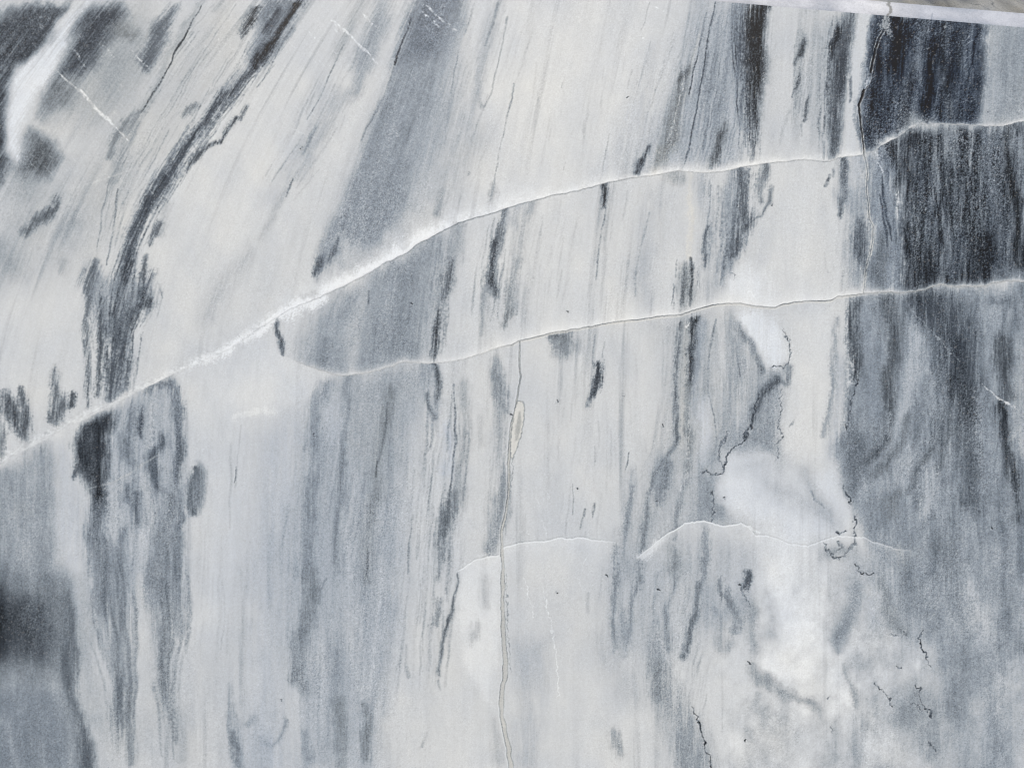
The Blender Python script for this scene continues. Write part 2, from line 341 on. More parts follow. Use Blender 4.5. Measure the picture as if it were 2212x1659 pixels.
S('U', .20, .85, "1812,62,3 1808,82,5 1800,110,5 1800,130,3", 4, 2)
S('U', .24, .6, "1820,130,8 1812,190,10", 9, 4)
S('U', .79, .93, "1872,20,17 1862,60,19 1852,120,20 1845,200,20 1838,270,19 1834,345,17", 6, 2, -.3)
# black field top right
G('U', .30, 1, "1880,60 1893,26 2112,34 2128,60 2130,110 2122,180 2114,250 2114,272 2000,274 1985,274 1960,284 1935,300 1905,320 1880,328 1862,326 1850,250 1858,190 1872,120", 5, 2, -.9, .08)
S('U', .12, .85, "1935,45,24 1940,75,26 1935,105,22 1915,150,14", 12, 5)
S('U', .40, .8, "2000,45,9 1992,90,8 1978,140,8 1962,190,8 1956,230,12 1960,262,16", 9, 5, -.4)
S('U', .52, .8, "1972,250,18 1955,268,14 1990,262,10", 12, 4, -.1)
S('U', .36, .7, "2048,60,6 2042,110,7 2040,170,8 2052,250,8", 8, 5, -.3)
S('U', .12, .75, "2020,90,6 2014,150,9 2000,230,7", 7, 4)
S('U', .14, .8, "2112,60,8 2108,120,8 2098,190,8 2088,255,7", 6, 4)
S('U', .34, .6, "2085,70,6 2080,130,6", 6, 4, -.2)
S('U', .46, .7, "1880,255,6 1888,280,7 1892,305,5", 6, 3, -.5)
STRI('U', .085, "1880,40 2130,40 2120,272 2000,268 1880,320 1850,250", 10, 12, 120, 801)
TH('U', .12, .65, "2000,40,120 1985,160,125 1985,260,125", 60, 71, (.6, 3), (.1, .5), 2.4)
TH('U', .48, .55, "2000,40,120 1985,260,125", 90, 72, (.6, 2.4), (.05, .3), 2.4, -.5)
S('U', .44, .7, "2128,45,5 2126,120,6 2118,190,6 2112,262,6", 9, 3, -.6)
G('U', .60, .9, "2140,40 2240,30 2240,275 2128,275 2136,190 2144,110", 15, 4, -.35)
S('U', .67, .8, "2158,60,8 2148,120,9 2140,180,10 2134,250,9", 9, 3, -.3)
S('U', .66, .7, "2212,190,14 2205,240,20 2160,262,10", 16, 3, 0)
# ---- between the two seams
G('M', .66, .9, "700,655 760,620 830,585 960,500 985,500 960,600 935,700 930,780 760,812 700,800 640,782 640,740 665,700", 25, 4, -.35)
G('M', .60, .9, "815,588 850,562 905,528 945,506 930,560 912,620 905,700 902,782 820,800 782,808 790,740 800,680 810,620", 13, 3, -.4, .12)
G('M', .615, .85, "752,618 768,640 758,700 750,760 748,808 716,806 668,788 676,745 700,700 736,656", 14, 4, -.4, .15)
S('M', .50, .6, "710,740,10 700,785,12", 12, 4)
S('M', .52, .5, "870,690,12 860,760,10", 14, 4)
S('M', .38, .85, "797,630,1 797,645,1.8 795,658,1.2", 1.6, 0)
S('M', .34, .92, "598,693,1.2 601,715,3 606,740,4 609,762,4 611,785,1.2", 3, 1, -.3)
S('M', .66, .7, "990,492,9 985,530,12 975,590,12 962,640,8", 9, 4, -.1)
TH('M', .42, .6, "965,500,24 955,620,26 945,770,22", 50, 75, (.5, 2), (.06, .4), 2)
TH('M', .45, .6, "1085,470,26 1065,580,30 1055,700,30", 50, 76, (.5, 2), (.06, .4), 2)
TH('M', .50, .5, "850,560,60 830,680,90 800,780,90", 60, 77, (.5, 2.2), (.06, .3), 2.4)
S('M', .44, .9, "970,560,3 968,580,5 963,605,9 956,625,9 948,645,5 942,665,2", 5, 3, -.2)
S('M', .60, .7, "945,640,5 944,690,5", 6, 3)
S('M', .32, .92, "946,672,3 945,700,6 944,730,7 943,752,5 944,782,2.4", 4, 3)
S('M', .38, .92, "1094,450,2 1089,475,4 1080,505,6 1070,535,6 1065,560,6 1056,595,8 1058,620,9 1070,632,5", 5, 3, -.2)
S('M', .22, .6, "1070,530,4 1066,550,3 1053,610,4", 4, 1)
S('M', .58, .8, "1050,630,4 1045,665,2 1040,700,1.2 1038,718,.8", 3, 0)
S('M', .50, .85, "1112,560,2 1105,600,5 1102,640,7 1100,675,7 1088,700,3", 6, 3, .35)
S('M', .67, .8, "1152,438,8 1132,480,8 1116,540,7 1108,580,6 1108,660,7", 9, 4, -.1)
S('M', .70, .8, "1118,440,14 1108,480,10", 12, 3, -.4)
S('M', .24, .95, "1304,400,4 1303,420,6 1301,432,4 1300,445,2", 3, 1, -.2)
S('M', .50, .85, "1308,445,1 1304,478,1.5 1298,515,1.4 1290,570,1.8 1287,605,1.2", 1.8, 0)
S('M', .64, .6, "1282,670,1.4 1281,690,1", 1.6, 0)
S('M', .73, .8, "1420,440,24 1400,520,28 1390,600,24 1400,660,20", 26, 4, -.35)
S('M', .61, .7, "1402,460,1.2 1394,500,1.4 1380,560,1.2 1375,590,2 1371,640,1.2", 2.4, 0)
S('M', .64, .8, "1450,390,14 1470,385,12", 10, 2, .3)
S('M', .79, .85, "1495,378,4 1492,410,3 1490,470,4 1488,550,3", 6, 1, 1.0)
S('M', .70, .8, "1520,385,14 1530,480,16 1535,600,20 1530,650,20", 14, 4, -.4)
S('M', .60, .8, "1486,580,10 1484,620,17 1480,665,17", 8, 4, .2)
S('M', .32, .92, "1491,558,1 1494,580,3.2 1495,605,2 1492,640,3 1490,660,2", 2, 0)
S('M', .40, .85, "1479,615,1 1475,640,1.8 1469,662,2.6 1466,678,2", 2, 0)
B('M', .78, .8, "1470,575,1.5 1478,570,1.5 1467,585,1.3")
S('M', .50, .8, "1535,400,1.2 1532,450,1.2 1528,490,1.6", 1.6, 0)
S('M', .38, .9, "1528,490,1.6 1524,515,3 1525,545,4 1525,572,1.6", 2.4, 1)
S('M', .60, .85, "1590,370,14 1585,420,16 1585,480,18 1582,530,20 1570,570,16 1562,610,10", 10, 4, -.4)
TH('M', .42, .65, "1580,380,50 1575,480,46 1565,600,34", 80, 78, (.5, 2), (.06, .4), 2)
TH('M', .40, .7, "1484,560,20 1480,670,24", 26, 79, (.5, 1.6), (.15, .5), 2)
TH('M', .45, .7, "1870,360,22 1865,500,30 1868,620,34", 60, 80, (.5, 2.2), (.06, .4), 2)
TH('M', .66, .5, "1815,380,60 1815,600,60", 30, 81, (.5, 2), (.1, .4), 2.6)
S('M', .38, .92, "1598,368,9 1602,385,14 1606,410,11 1603,440,9 1606,460,12 1607,485,12 1598,510,10 1590,535,11 1580,555,6", 6, 5, -.2)
S('M', .44, .8, "1573,440,1 1572,500,1.4 1566,560,2.6 1560,600,3 1556,615,1.4", 2.6, 1)
S('M', .40, .9, "1650,365,9 1645,395,8 1640,420,5 1642,440,3", 6, 3)
S('M', .42, .9, "1612,482,1 1625,478,1.2 1640,466,1.3 1655,452,2.5 1664,442,4 1668,415,4", 2.4, 1)
S('M', .80, .8, "1720,400,40 1720,480,45 1700,560,50 1700,630,40", 40, 4, 0)
S('M', .74, .6, "1640,520,14 1645,560,10", 16, 4, -.5)
S('M', .30, .85, "1792,378,1.5 1788,392,3 1783,402,3", 2.4, 1)
S('M', .62, .8, "1815,352,10 1822,400,12 1820,440,8", 8, 3, -.3)
S('M', .36, .92, "1822,350,8 1827,380,8 1832,405,8 1828,430,6 1820,452,3 1813,470,1.4", 5, 3, -.2)
S('M', .5, .7, "1798,366,2 1799,380,2.4", 2.4, 1)
S('M', .73, .8, "1850,345,14 1845,400,14 1845,450,12", 10, 3, -.6)
G('M', .60, .85, "1842,440 1872,380 1870,640 1820,642 1835,560", 14, 5, -.5)
S('M', .38, .9, "1863,490,10 1860,525,15 1862,560,12 1872,592,10 1888,560,6", 7, 5, -.3)
G('M', .55, .93, "1868,336 1900,322 1925,335 1935,400 1948,500 1955,632 1872,636 1880,560 1890,495 1876,440", 8, 5, -.75)
S('M', .42, .8, "1905,520,8 1900,560,14 1898,600,12 1905,625,8", 9, 4, -.2)
G('M', .345, .97, "1898,320 1915,306 1960,283 2000,272 2120,274 2230,264 2230,612 2150,612 2065,620 1952,634 1950,560 1942,480 1936,420 1925,372", 10, 4, -.25, .08)
STRI('M', .13, "1900,320 1960,285 2230,270 2230,610 1952,630 1930,420", 10, 13, 110, 811)
STRI('M', .08, "1900,320 1960,285 2230,270 2230,610 1952,630 1930,420", 10, 5, 60, 821)
TH('M', .13, .7, "2040,280,110 2050,400,120 2065,500,120 2060,610,110", 90, 73, (.6, 3), (.08, .5), 2.2)
TH('M', .52, .55, "2030,280,130 2060,600,130", 110, 74, (.6, 2.6), (.04, .3), 2.2, -.6)
S('M', .50, .7, "1905,320,7 1912,350,9 1925,372,7", 9, 4, -.8)
S('M', .46, .8, "2128,282,10 2134,340,9 2136,420,10 2140,480,8", 9, 5, -.5)
S('M', .50, .8, "2158,290,14 2162,360,10 2158,420,14 2168,480,14 2165,540,16 2160,590,24 2205,598,14", 12, 5, -.5)
S('M', .62, .8, "2205,300,14 2204,360,10 2207,420,8", 12, 4, -.4)
S('M', .20, .85, "2182,278,4 2180,320,6 2185,370,8 2188,410,8 2198,450,6 2195,520,6 2200,580,5", 5, 3, .1)
S('M', .13, .8, "2118,520,22 2120,560,26 2112,590,16", 16, 5)
S('M', .15, .6, "2030,520,10 2022,580,16", 12, 5)
S('M', .15, .6, "1975,290,10 1960,340,8 1975,400,10 2000,470,8", 8, 5)
S('M', .36, .6, "2070,530,14 2060,590,12", 12, 5, -.6)
S('M', .36, .6, "1990,330,10 2000,420,9 2010,500,8", 10, 5, -.6)
S('M', .52, .7, "2030,280,3 2060,288,4 2080,300,3", 5, 1, -.3)
S('M', .42, .6, "2070,330,6 2072,450,5", 6, 4, -.4)
S('M', .56, .6, "1820,585,2 1815,630,2", 3, 1)
S('M', .6, .5, "1782,545,1 1785,580,1 1790,590,1", 2, 0)
# ---- below: left side
G('B', .60, .85, "-30,1025 50,984 104,950 118,985 122,1060 128,1200 145,1242 165,1275 -30,1280", 18, 4, -.3)
G('B', .40, .95, "-60,1215 30,1250 100,1268 145,1275 150,1330 158,1400 130,1450 80,1470 20,1460 -60,1500", 38, 2, -.15)
S('B', .20, .85, "-10,1290,16 5,1340,20 -5,1400,16", 22, 3, .1)
S('B', .30, .7, "40,1330,24 55,1370,24 60,1400,14", 20, 3, .1)
G('B', .52, .9, "-30,1480 60,1470 130,1500 150,1560 165,1680 -30,1680", 24, 4, -.45)
S('B', .66, .6, "10,1560,5 30,1630,6 45,1670,8", 8, 2, -.3)
S('B', .68, .5, "35,1110,6 60,1098,4", 8, 1, .3)
S('B', .76, .9, "130,960,12 145,1040,22 150,1100,24 160,1180,24 165,1230,16 172,1330,8", 14, 4, -.5)
G('B', .685, .9, "225,890 300,850 380,826 392,900 395,1000 405,1100 400,1200 402,1300 190,1300 185,1100 220,1000", 14, 6, -.5)
G('B', .27, .98, "176,925 196,902 238,882 242,915 226,950 232,985 228,1040 230,1100 198,1104 186,1040 168,1004 166,950", 7, 4, -.1, .1)
S('B', .40, .8, "172,1000,4 165,1015,3 160,1035,1", 2.5, 1)
S('B', .46, .88, "212,1095,16 206,1150,13 212,1200,14 218,1260,14 222,1320,16", 8, 5, -.3)
TH('B', .41, .7, "310,860,60 300,960,70 300,1060,75 305,1180,80 300,1260,80", 110, 31, (.6, 2.6), (.05, .35), 2)
TH('B', .75, .5, "310,880,60 300,1260,80", 40, 32, (1, 4), (.08, .3), 3)
TH('B', .34, .7, "384,840,8 388,960,8 385,1100,16", 22, 33, (.6, 2.4), (.1, .5), 2)
S('B', .36, .9, "312,882,4 310,905,8 306,925,7 306,940,4", 5, 3)
S('B', .46, .85, "322,846,7 348,836,9 372,840,10 380,880,8 376,910,5", 6, 6)
S('B', .46, .8, "384,870,3 386,930,6 388,955,10 384,1000,8 385,1040,6", 5, 4)
S('B', .38, .88, "352,948,5 345,970,9 332,988,11 334,1020,14 340,1048,9", 6, 4)
S('B', .50, .8, "268,950,12 272,985,14 285,1000,6", 9, 5)
S('B', .76, .85, "323,880,9 324,920,10 322,955,8", 6, 2, -.3)
S('B', .74, .8, "318,1040,9 325,1100,10 300,1200,10 290,1300,14", 8, 3, -.3)
S('B', .74, .7, "245,1050,9 240,1090,8 250,1180,9", 8, 3, -.3)
S('B', .46, .85, "275,1045,6 276,1078,7", 5, 3)
S('B', .44, .88, "299,1065,6 298,1100,7 297,1128,4", 5, 3)
S('B', .46, .88, "263,1142,6 262,1180,5 264,1240,5", 5, 3)
S('B', .50, .88, "365,1060,14 370,1100,20 355,1150,16 345,1200,16 340,1250,20", 9, 6, -.3)
S('B', .46, .85, "398,1115,5 390,1140,6 378,1180,8 385,1240,7", 5, 4)
G('B', .53, .9, "430,992 443,1005 447,1050 442,1085 426,1114 412,1106 409,1060 417,1020", 5, 2, -.3)
S('B', .42, .8, "424,1010,4 416,1040,4 413,1090,4 425,1105,4", 4, 2)
S('B', .45, .85, "509,1010,.8 507,1028,1.2 505,1040,.8", 1.3, 0)
S('B', .66, .5, "520,920,1 514,990,1 507,1050,1", 2, 0)
G('B', .60, .65, "205,1170 272,1190 284,1310 283,1370 285,1420 300,1460 275,1500 262,1555 250,1562 245,1500 250,1450 238,1410 200,1370 193,1310 205,1290", 12, 6, -.3, .5)
TH('B', .42, .75, "225,1150,22 238,1250,38 238,1330,46 248,1390,40 262,1460,30 262,1540,24 262,1659,22", 90, 21, (.8, 3.8), (.08, .4), 2.5)
TH('B', .70, .6, "245,1180,36 240,1300,42 250,1480,34", 30, 22, (1, 3), (.1, .4), 3)
S('B', .64, .7, "235,1400,8 245,1450,8", 10, 3, -.2)
G('B', .59, .65, "335,1140 395,1160 402,1310 398,1365 372,1375 372,1430 375,1480 367,1542 358,1520 348,1460 335,1425 342,1380 335,1340 318,1300", 10, 6, -.25, .5)
TH('B', .41, .75, "362,1120,24 360,1200,30 362,1300,40 366,1370,34 356,1440,26 362,1520,20 372,1640,20", 80, 23, (.8, 3.4), (.08, .4), 2.5)
S('B', .43, .9, "148,1290,12 155,1350,14 152,1400,18 145,1440,18 150,1480,18 160,1530,16 172,1570,16 182,1620,22 185,1680,26", 9, 5, -.2)
S('B', .70, .85, "170,1250,9 180,1320,9 190,1400,9 195,1470,12 205,1560,16", 9, 3, -.1)
S('B', .76, .85, "300,1250,8 305,1320,10 315,1400,14 325,1460,12", 8, 3, .1)
S('B', .76, .8, "235,1600,20 245,1660,18", 18, 3, .1)
S('B', .58, .8, "272,1570,5 280,1600,6 284,1640,6", 6, 3)
S('B', .66, .7, "385,1520,3 388,1560,5 392,1590,8 395,1640,6", 8, 3)
S('B', .78, .9, "420,1420,24 440,1520,30 440,1640,28", 24, 3, .1)
S('B', .62, .8, "502,1480,2 500,1520,5 505,1560,10 512,1610,12 520,1655,12", 7, 4, -.3)
S('B', .48, .85, "505,1585,4 512,1620,6 515,1645,5", 5, 3)
S('B', .50, .85, "546,1540,4 536,1556,5 530,1568,3", 5, 2)
S('B', .50, .85, "560,1588,2.5 572,1603,4 586,1613,4 598,1600,3 610,1578,2 618,1560,1.4", 3, 2)
S('B', .70, .7, "560,1560,30 570,1640,30", 25, 4, -.4)
S('B', .60, .6, "482,1250,1 485,1340,1.2 478,1400,1", 2.5, 0)
# ---- broad grey ribbon
G('B', .73, .8, "560,940 640,900 640,1100 600,1400 620,1660 540,1660 560,1300", 40, 4, -.8)
G('B', .69, .88, "735,816 860,792 935,787 930,850 900,930 886,1040 872,1200 862,1350 852,1450 830,1560 815,1680 640,1680 642,1500 618,1400 622,1250 625,1150 645,1000 660,920 692,855", 20, 4, -.5, .12)
G('B', .64, .65, "760,812 900,795 900,850 870,930 850,1060 820,1070 790,1000 750,960 745,860", 20, 5, -.2)
S('B', .575, .8, "700,835,8 690,860,14 680,920,12 684,960,12 687,1010,6 678,1050,14 672,1120,12 666,1180,12 660,1240,16", 10, 6, -.5)
S('B', .54, .7, "755,822,5 748,880,6 742,960,4 742,1000,5 735,1080,4 730,1180,4 730,1240,4", 5, 4)
S('B', .53, .7, "842,850,8 832,900,10 822,950,9 816,1000,6 810,1060,14 800,1110,10 796,1180,9 793,1250,6", 9, 5, .05)
TH('B', .49, .45, "800,830,100 780,1000,110 750,1200,110 730,1400,110 720,1640,90", 190, 91, (.5, 2.6), (.03, .3), 2.6)
TH('B', .74, .45, "790,830,100 740,1200,110 720,1640,90", 60, 92, (.8, 3.5), (.05, .3), 3)
TH('B', .62, .5, "600,960,60 580,1200,60 560,1500,60", 40, 93, (.6, 2.2), (.06, .3), 3)
S('B', .28, .9, "815,998,.8 812,1018,1.8 811,1030,1.4", 1.6, 0, .4)
S('B', .45, .75, "835,870,1.5 836,905,2 828,960,2 816,1000,1.5", 3, 1)
S('B', .38, .7, "795,1190,1.5 794,1225,2 791,1242,1.4", 3, 1)
S('B', .75, .85, "722,880,12 722,920,14 718,955,10", 11, 3, -.6)
S('B', .70, .8, "705,1040,10 705,1120,12 700,1200,12 705,1300,12 700,1400,10", 12, 4, -.5)
S('B', .52, .8, "668,1246,12 675,1290,16 664,1320,15 655,1370,13 648,1400,14 650,1440,15 645,1465,18 660,1490,12", 8, 6, -.2)
S('B', .52, .7, "706,1248,1 692,1285,1.4 676,1330,1.4 668,1350,1", 2.4, 0)
S('B', .55, .7, "730,1520,13 733,1560,14 735,1620,10 735,1660,8", 11, 5, 0)
S('B', .50, .75, "793,1530,6 795,1565,7 790,1590,8 795,1640,6", 6, 5, .1)
S('B', .54, .6, "790,1255,8 785,1300,8", 8, 4)
S('B', .56, .6, "655,1590,8 665,1650,10", 8, 4)
S('B', .57, .5, "730,1380,10 728,1460,10", 12, 5)
# pale streaks and lines to the middle crack
S('B', .36, .93, "944,784,5 946,805,6 946,830,5 944,860,3 942,888,1.5", 3, 1)
S('B', .62, .7, "930,790,14 920,830,10", 10, 4, -.4)
S('B', .38, .9, "920,855,1.6 925,878,3 930,895,3 938,908,5", 3, 1)
S('B', .70, .7, "935,920,10 945,880,14", 12, 4, -.4)
S('B', .58, .7, "935,920,2 930,960,1.4 925,975,1", 2.4, 0)
S('B', .60, .6, "940,990,1 930,1050,1 920,1120,1.2 917,1170,1", 1.8, 0)
S('B', .66, .8, "1000,830,8 1003,900,8 1005,960,10 990,1030,12 985,1080,14", 10, 5, .1)
S('B', .76, .8, "965,930,10 968,980,8 960,1020,9", 8, 3, -.9)
S('B', .42, .88, "980,830,1.4 981,880,1.2 982,920,1.8 984,955,2.6 980,1000,1.8 975,1040,1.6 971,1075,2", 2, 0, -.2)
S('B', .54, .75, "1009,930,2 1012,950,2 1008,1010,1.4 1000,1080,1.4", 2.6, 0)
S('B', .50, .85, "970,1070,6 966,1095,11 962,1120,12 958,1145,10 958,1165,7 955,1200,6", 8, 5, -.1)
S('B', .38, .5, "969,1080,2 965,1120,2 962,1160,2", 3, 1)
S('B', .60, .7, "953,1195,4 945,1230,3 943,1250,3", 4, 2)
S('B', .56, .88, "1070,782,6 1075,810,10 1079,850,12 1088,885,10", 8, 5, -.1)
S('B', .64, .7, "1085,900,10 1085,960,7 1082,1010,6", 8, 4)
S('B', .60, .85, "1090,1030,8 1080,1070,13 1075,1110,14 1070,1150,13 1062,1185,12", 10, 5, -.1)
S('B', .70, .6, "1040,900,6 1042,960,4", 8, 3, .1)
S('B', .52, .85, "893,1110,1.4 889,1140,1.4 885,1175,1.6 884,1190,2.5 882,1240,1.6", 1.8, 0)
G('B', .83, .95, "992,1228 1022,1211 1055,1200 1082,1198 1080,1400 1062,1520 1010,1450 985,1360 984,1300", 6, 1, .1, .05)
S('B', .38, .92, "986,1238,1 983,1270,1 979,1312,1.4 975,1330,2.4 970,1348,4 965,1360,2 960,1380,1.6 955,1405,2.6 952,1428,1.4 948,1460,1", 1.6, 0)
S('B', .56, .8, "948,1300,3 944,1322,5 938,1345,5", 5, 3)
S('B', .66, .8, "1022,1360,6 1018,1378,8", 9, 3)
S('B', .60, .8, "878,1395,1 877,1430,1.8 881,1460,3.5", 3.5, 1)
S('B', .62, .6, "946,1470,2 949,1490,1.5", 3, 1)
S('B', .60, .8, "922,1585,2 917,1600,3 912,1612,2", 4, 1)
S('B', .68, .6, "1050,1260,8 1048,1310,6", 10, 3)
S('B', .70, .7, "1068,1560,6 1075,1640,10", 12, 3)
TH('B', .50, .6, "940,800,30 945,950,40 930,1100,40 915,1300,40 900,1500,40", 60, 94, (.4, 1.5), (.04, .25), 2)
TH('B', .50, .6, "1000,830,30 990,1000,36 970,1150,30 955,1350,24 945,1500,20", 70, 95, (.4, 1.7), (.04, .25), 2)
TH('B', .52, .55, "1080,800,18 1082,950,18 1070,1100,18 1060,1180,18", 36, 96, (.5, 2), (.06, .4), 2)
# right of the middle crack
TH('B', .50, .6, "1470,690,34 1470,850,34 1455,980,38 1420,1080,44 1400,1200,46 1385,1400,50", 150, 97, (.4, 1.8), (.04, .3), 1.9)
TH('B', .56, .5, "1540,700,40 1545,900,44 1510,1050,44", 46, 98, (.4, 1.6), (.06, .35), 2.2)
TH('B', .60, .5, "1300,760,60 1290,1000,90 1270,1200,90", 40, 99, (.4, 1.2), (.05, .25), 2.2)
TH('B', .55, .6, "1340,1180,26 1330,1300,30 1330,1420,30", 40, 100, (.4, 1.6), (.1, .5), 2)
TH('B', .58, .5, "1500,1150,60 1490,1280,66 1470,1400,70 1440,1560,60", 110, 101, (.4, 2), (.05, .3), 2.2)
TH('B', .50, .6, "1850,660,24 1838,800,24 1836,950,24 1850,1080,24", 60, 102, (.5, 2.2), (.06, .4), 2)
TH('B', .62, .5, "1780,680,40 1780,930,40", 24, 103, (.5, 2), (.1, .4), 2.4)
S('B', .46, .92, "1190,718,9 1205,724,14 1225,722,10 1212,745,11", 9, 4, 0)
S('B', .60, .7, "1215,755,12 1230,740,14 1205,770,6", 12, 4, 0)
S('B', .30, .93, "1284,782,3 1296,782,2 1290,800,9 1287,820,11 1282,835,8 1272,855,3 1270,872,1", 4, 4, -.1)
S('B', .60, .75, "1283,725,1 1281,760,1.4 1280,785,1", 1.8, 0)
S('B', .62, .7, "1306,740,1 1302,770,1", 2.4, 0)
S('B', .62, .7, "1286,965,1 1286,1005,1.2", 1.6, 0)
S('B', .50, .85, "1357,978,1 1354,1000,1.4 1351,1015,.8", 1.6, 0)
S('B', .60, .75, "1237,1045,1 1237,1080,1.2 1236,1110,.8", 1.6, 0)
S('B', .48, .85, "1264,1100,2.4 1258,1120,1.4 1253,1142,1.4", 2.4, 1, .2)
S('B', .46, .88, "1284,1088,1.4 1281,1105,2.6 1280,1118,1.4", 2.4, 1, .2)
S('B', .62, .7, "1363,1040,1 1366,1010,1", 2, 0)
S('B', .40, .93, "1364,1056,1.6 1361,1080,3 1357,1110,3 1353,1138,4.6 1350,1155,2.4 1348,1175,1.6 1346,1215,1.6", 2.6, 1, -.2)
S('B', .66, .6, "1365,1020,7 1352,1160,9 1340,1230,10", 10, 3, -.3)
G('B', .70, .8, "1405,690 1530,670 1545,800 1540,960 1500,1100 1450,1200 1330,1260 1380,1100 1400,1000 1440,900 1440,780", 25, 4, -.1)
S('B', .72, .9, "1480,700,14 1478,800,16 1478,900,13 1478,960,10", 8, 3, .5)
S('B', .44, .88, "1466,695,2 1462,740,3 1460,790,3 1461,830,2 1462,880,3 1465,920,2.6 1466,955,4 1455,975,3 1440,990,3 1428,1008,4 1415,1030,4 1407,1052,3 1403,1072,3", 3, 2, -.1)
S('B', .54, .8, "1403,1072,2 1398,1100,4 1394,1140,4 1390,1175,3 1380,1215,2.6 1375,1250,2.6", 3.6, 2)
S('B', .44, .88, "1444,1005,8 1438,1030,8 1433,1055,8 1430,1080,6 1430,1092,3", 6, 4, -.2)
S('B', .62, .7, "1435,1000,16 1425,1050,18", 12, 4, -.3)
S('B', .22, .95, "1497,688,10 1494,715,10 1497,745,8 1495,770,11 1498,785,13 1494,808,9 1492,825,6", 5, 4, 0)
S('B', .48, .8, "1490,830,6 1488,870,4 1489,920,3 1492,950,5 1490,980,4 1484,1015,4", 4, 3, .3)
S('B', .54, .8, "1480,1035,3 1470,1070,4 1465,1100,4 1460,1135,5 1455,1165,4", 5, 3)
S('B', .66, .8, "1515,700,10 1508,760,10 1505,830,8 1502,900,6", 8, 3, -.6)
S('B', .48, .8, "1546,690,1 1540,720,2 1534,755,1.6 1532,800,1.6", 2.4, 1)
S('B', .50, .8, "1530,822,2 1529,840,1.6 1536,870,1.4 1544,900,1.4 1547,940,1.2 1544,980,1", 1.6, 0)
S('B', .79, .85, "1522,870,10 1525,940,13 1522,1000,12", 9, 3, -.8)
B('B', .80, .7, "1488,880,1 1489,960,1 1485,1010,1 1478,1040,1 1468,1060,1")
B('B', .79, .6, "1432,1110,1 1430,1170,1 1426,1240,1 1420,1330,1 1416,1370,.8")
S('B', .64, .85, "1580,690,16 1600,780,30 1580,860,24 1570,920,18", 20, 5, -.2)
S('B', .44, .9, "1592,690,3 1593,705,4 1605,716,7 1618,726,7 1630,742,6 1638,760,5 1648,790,6", 5, 3, -.1)
S('B', .48, .8, "1590,740,1 1592,780,1.6 1599,812,1.6", 2, 0)
G('B', .62, .9, "1640,800 1670,795 1705,800 1690,830 1690,880 1680,930 1690,985 1600,985 1560,985 1555,1010 1530,1020 1510,1030 1545,960 1600,900", 16, 4, -.3)
G('B', .64, .85, "1510,1035 1556,1020 1545,1060 1560,1100 1592,1124 1610,1135 1500,1130", 12, 4, -.3)
G('B', .855, .95, "1588,668 1640,666 1672,688 1690,710 1705,745 1702,776 1686,790 1664,784 1640,752 1614,716 1592,690", 8, 2, -.5, .14)
G('M', .855, .85, "1568,604 1600,585 1615,575 1650,600 1670,650 1650,662 1580,654 1566,625", 16, 2, -.4, .12)
G('B', .84, .93, "1567,988 1600,975 1650,975 1700,1000 1740,1020 1800,1030 1820,1080 1838,1120 1815,1150 1780,1160 1740,1178 1700,1172 1680,1140 1640,1128 1592,1122 1560,1092 1545,1055", 13, 3, -.4, .16)
G('B', .80, .95, "1702,690 1790,655 1808,660 1803,760 1805,860 1798,950 1785,1010 1740,1030 1700,1000 1690,940 1700,880 1695,830 1712,790 1712,730", 9, 2, .05, .05)
S('B', .72, .8, "1810,780,10 1812,850,14 1805,920,14 1800,980,14", 12, 3, -.5)
S('B', .60, .8, "1806,690,3 1800,760,4 1800,830,4 1794,880,3 1786,915,4 1781,935,5", 4, 2, -.2)
S('B', .715, .8, "1660,1040,14 1700,1060,22 1760,1090,22 1800,1120,12", 26, 3, -.4)
S('B', .74, .7, "1600,1010,14 1680,1000,18 1740,1020,14", 18, 3, -.3)
S('B', .66, .6, "1740,1030,10 1760,1070,8 1775,1100,8 1800,1130,5", 12, 3)
S('B', .52, .7, "1753,1062,2 1760,1078,2.5 1780,1095,1.4", 3, 1)
S('B', .42, .85, "1716,908,1.4 1711,916,3 1706,922,1", 1.8, 0)
B('B', .36, .85, "1690,712,.6 1700,730,1 1705,742,1.4 1707,757,2 1706,775,2 1699,786,1.4 1693,795,1.2 1684,793,1 1672,792,1.2 1664,796,1")
S('B', .40, .8, "1708,790,1 1702,812,3 1696,830,5 1680,824,8 1655,838,9", 5, 3, -.2)
S('B', .36, .85, "1664,838,8 1650,850,8 1640,865,6 1635,880,6 1628,900,5", 5, 2, -.2)
B('B', .34, .85, "1640,850,1.7 1632,872,2.4 1630,890,2 1626,905,2.4 1622,922,2.4 1612,932,4.5 1613,944,4.5 1606,955,2 1595,962,1.6 1583,968,1.8 1572,980,2 1568,995,2.2 1565,1008,2.2 1563,1020,1.6 1552,1025,1.3 1538,1027,1 1530,1022,1 1523,1018,1.6 1518,1025,1")
B('B', .38, .8, "1570,932,1.4 1567,948,2.6 1557,962,2.4 1553,978,1.6 1553,992,1.2 1560,1003,1.2 1563,1015,1.4")
B('B', .42, .8, "1690,840,1 1684,866,1 1691,884,1.2 1684,902,1 1682,924,1.4 1691,942,1.4 1682,958,1 1681,990,1")
S('B', .60, .85, "1525,1050,8 1530,1085,11 1545,1110,11", 10, 4)
B('B', .38, .85, "1538,1062,1 1540,1090,1.6 1541,1110,1.6 1535,1126,1.4")
